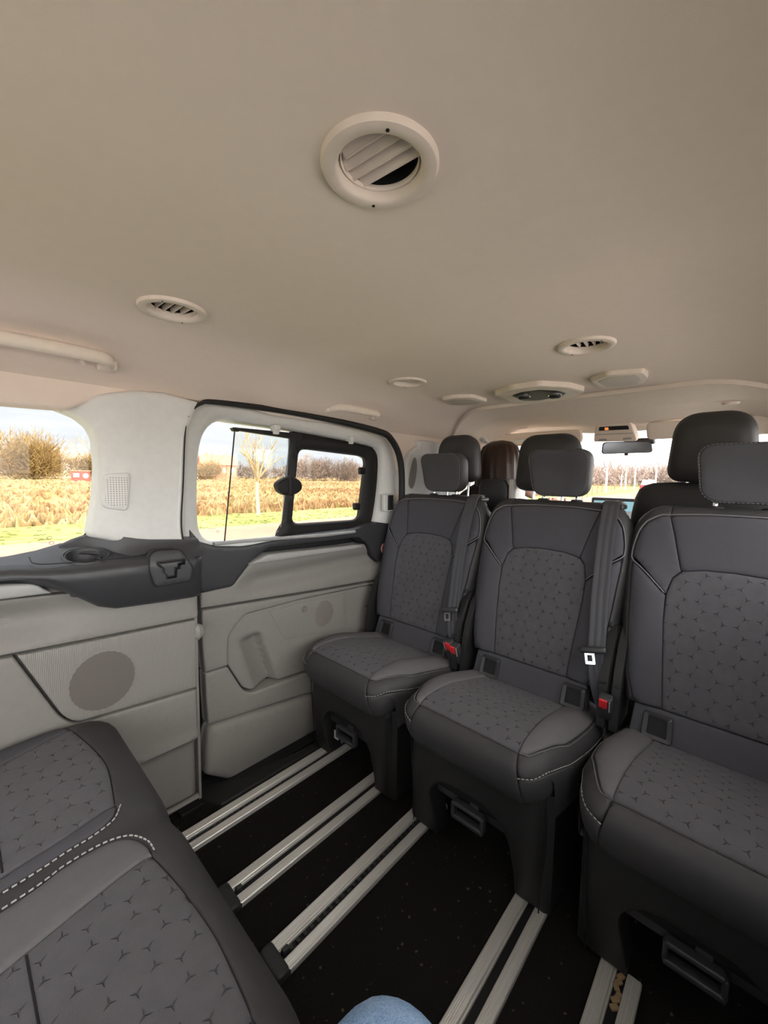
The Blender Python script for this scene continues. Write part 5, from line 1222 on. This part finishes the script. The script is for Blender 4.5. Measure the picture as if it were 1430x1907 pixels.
house(118, 160, 14, 9, 5.5, 3.2, 'house_wall', 'roof_tile', 'tan gabled house among the trees, left of the red hut', R(55))
house(405, 175, 13, 9, 5.8, 3.6, 'house_brick', 'roof_red', 'red-roofed brick house seen at the left of the sliding door window', R(10), 4)
house(372, 200, 10, 9, 5.2, 3.0, 'white_paint', 'roof_red', 'pale house next to the red-roofed brick house', R(-8), 3)
x, y = far(150, 100); t = tag(empty('hut', (x, y, GZ), math.atan2(y, x)), 'small red hut with a white disc at the far side of the field', 'hut')
m_ = MB(); m_.box((0, 0, 1.0), (2.4, 3.0, 2.0)); m_.build('wall', M_('hut_red'), t, smooth=False)
m_ = MB(); m_.box((0, 0, 2.08), (2.7, 3.3, .18)); m_.build('roof', M_('house_brick'), t, smooth=False)
m_ = MB(); m_.lathe([(0, -1.26), (.45, -1.26), (.45, -1.2)], (0, -.8, 1.1), 20, 'x'); m_.build('disc', M_('white_paint'), t)
m_ = MB(); m_.box((-1.23, .7, 1.2), (.06, .9, .7)); m_.build('window', M_('white_paint'), t, smooth=False)
# ahead of the windscreen: posts, bare trees, car
for k, (px, d, h, lb_) in enumerate(((1130, 62, 3.4, 'white post by the path, nearest of the row ahead'), (1166, 85, 4.2, 'second white post from the left in the row ahead'), (1183, 90, 4.4, 'third white post from the left in the row ahead'), (1222, 80, 4.6, 'white post behind the red car'), (1158, 105, 3.2, 'thin far white post between the first two'))):
    x, y = far(px, d); m_ = MB(); m_.tube([(0, 0, 0), (0, 0, h*.6), (0, 0, h)], [.14, .12, .10], 8); o = m_.build('post', M_('white_paint')); o.location = (x, y, GZ-.03); tag(o, lb_, 'post', 'white posts ahead of the van')
for k, (px, d, h, lb_) in enumerate(((1100, 75, 7, 'leftmost slim bare tree through the windscreen'), (1131, 85, 9.5, 'bare tree directly above the first white post'), (1146, 95, 8, 'bare tree through the windscreen, right of the first white post'), (1115, 110, 9, 'bare tree between the leftmost two through the windscreen'), (950, 70, 6, 'bare tree by the front passenger, through the windscreen'))):
    x, y = far(px, d); bare_tree(x, y, h, .10, 60+k, lb_, group='bare trees ahead of the van', mats=('bark', 'bark'), levels=3, n0=5)
hm_ = MB(); rn = random.Random(8)
for k in range(70):
    px = 880+k*9; dd = rn.uniform(150, 180); x, y = far(px, dd); rz = rn.uniform(5.0, 8.0)
    twig_cloud(hm_, (x, y, GZ+rz*.5), rn.uniform(6, 9), rn.uniform(5, 8), rz*.62, 230, rn, 2.2, .15)
o = hm_.build('woodland', M_('scrub_hazed'), smooth=False); tag(o, 'band of leafless woodland across the view ahead', 'woodland', kind='stuff')
# wire fence posts along the verge ahead
fx = []
for k in range(8):
    d = 30+k*7; px = 1078+k*9; x, y = far(px, d); m_ = MB(); m_.tube([(0, 0, 0), (0, 0, .9)], .04, 6); o = m_.build('fence_post', M_('bark')); o.location = (x, y, GZ-.03); tag(o, 'short dark fence post on the verge ahead, one of a row left of the path', 'fence post', 'row of short fence posts ahead')
x, y = far(1210, 60); t = tag(empty('car', (x, y, GZ-.02), R(8)), 'red car on the road ahead, seen through the windscreen', 'car')
m_ = MB(); m_.loft([[(x_, a*.88, z_) for a, z_ in ((-1, .35), (-1, .85), (-.9, .95), (.9, .95), (1, .85), (1, .35))] for x_ in (-2.0, -1.9, 1.9, 2.0)]); m_.build('body', M_('car_red'), t, angle=30)
m_ = MB(); m_.loft([[(-1.8, -.78, .95), (-1.5, -.62, 1.42), (.5, -.62, 1.42), (1.1, -.78, .95)], [(-1.8, .78, .95), (-1.5, .62, 1.42), (.5, .62, 1.42), (1.1, .78, .95)]]); m_.build('cabin', M_('white_paint'), t, smooth=False)
for a in (-1.25, 1.25):
    for b in (-.8, .8):
        m_ = MB(); m_.tube([(a, b-.1, .32), (a, b+.1, .32)], .32, 16); m_.build('wheel', M_('tyre'), t)
for b in (-.6, .6):
    m_ = MB(); m_.box((-2.01, b, .75), (.04, .3, .16), .02); m_.build('tail_light', M_('belt_red'), t)

t.scale = (1.15, 1.0, 1.28)
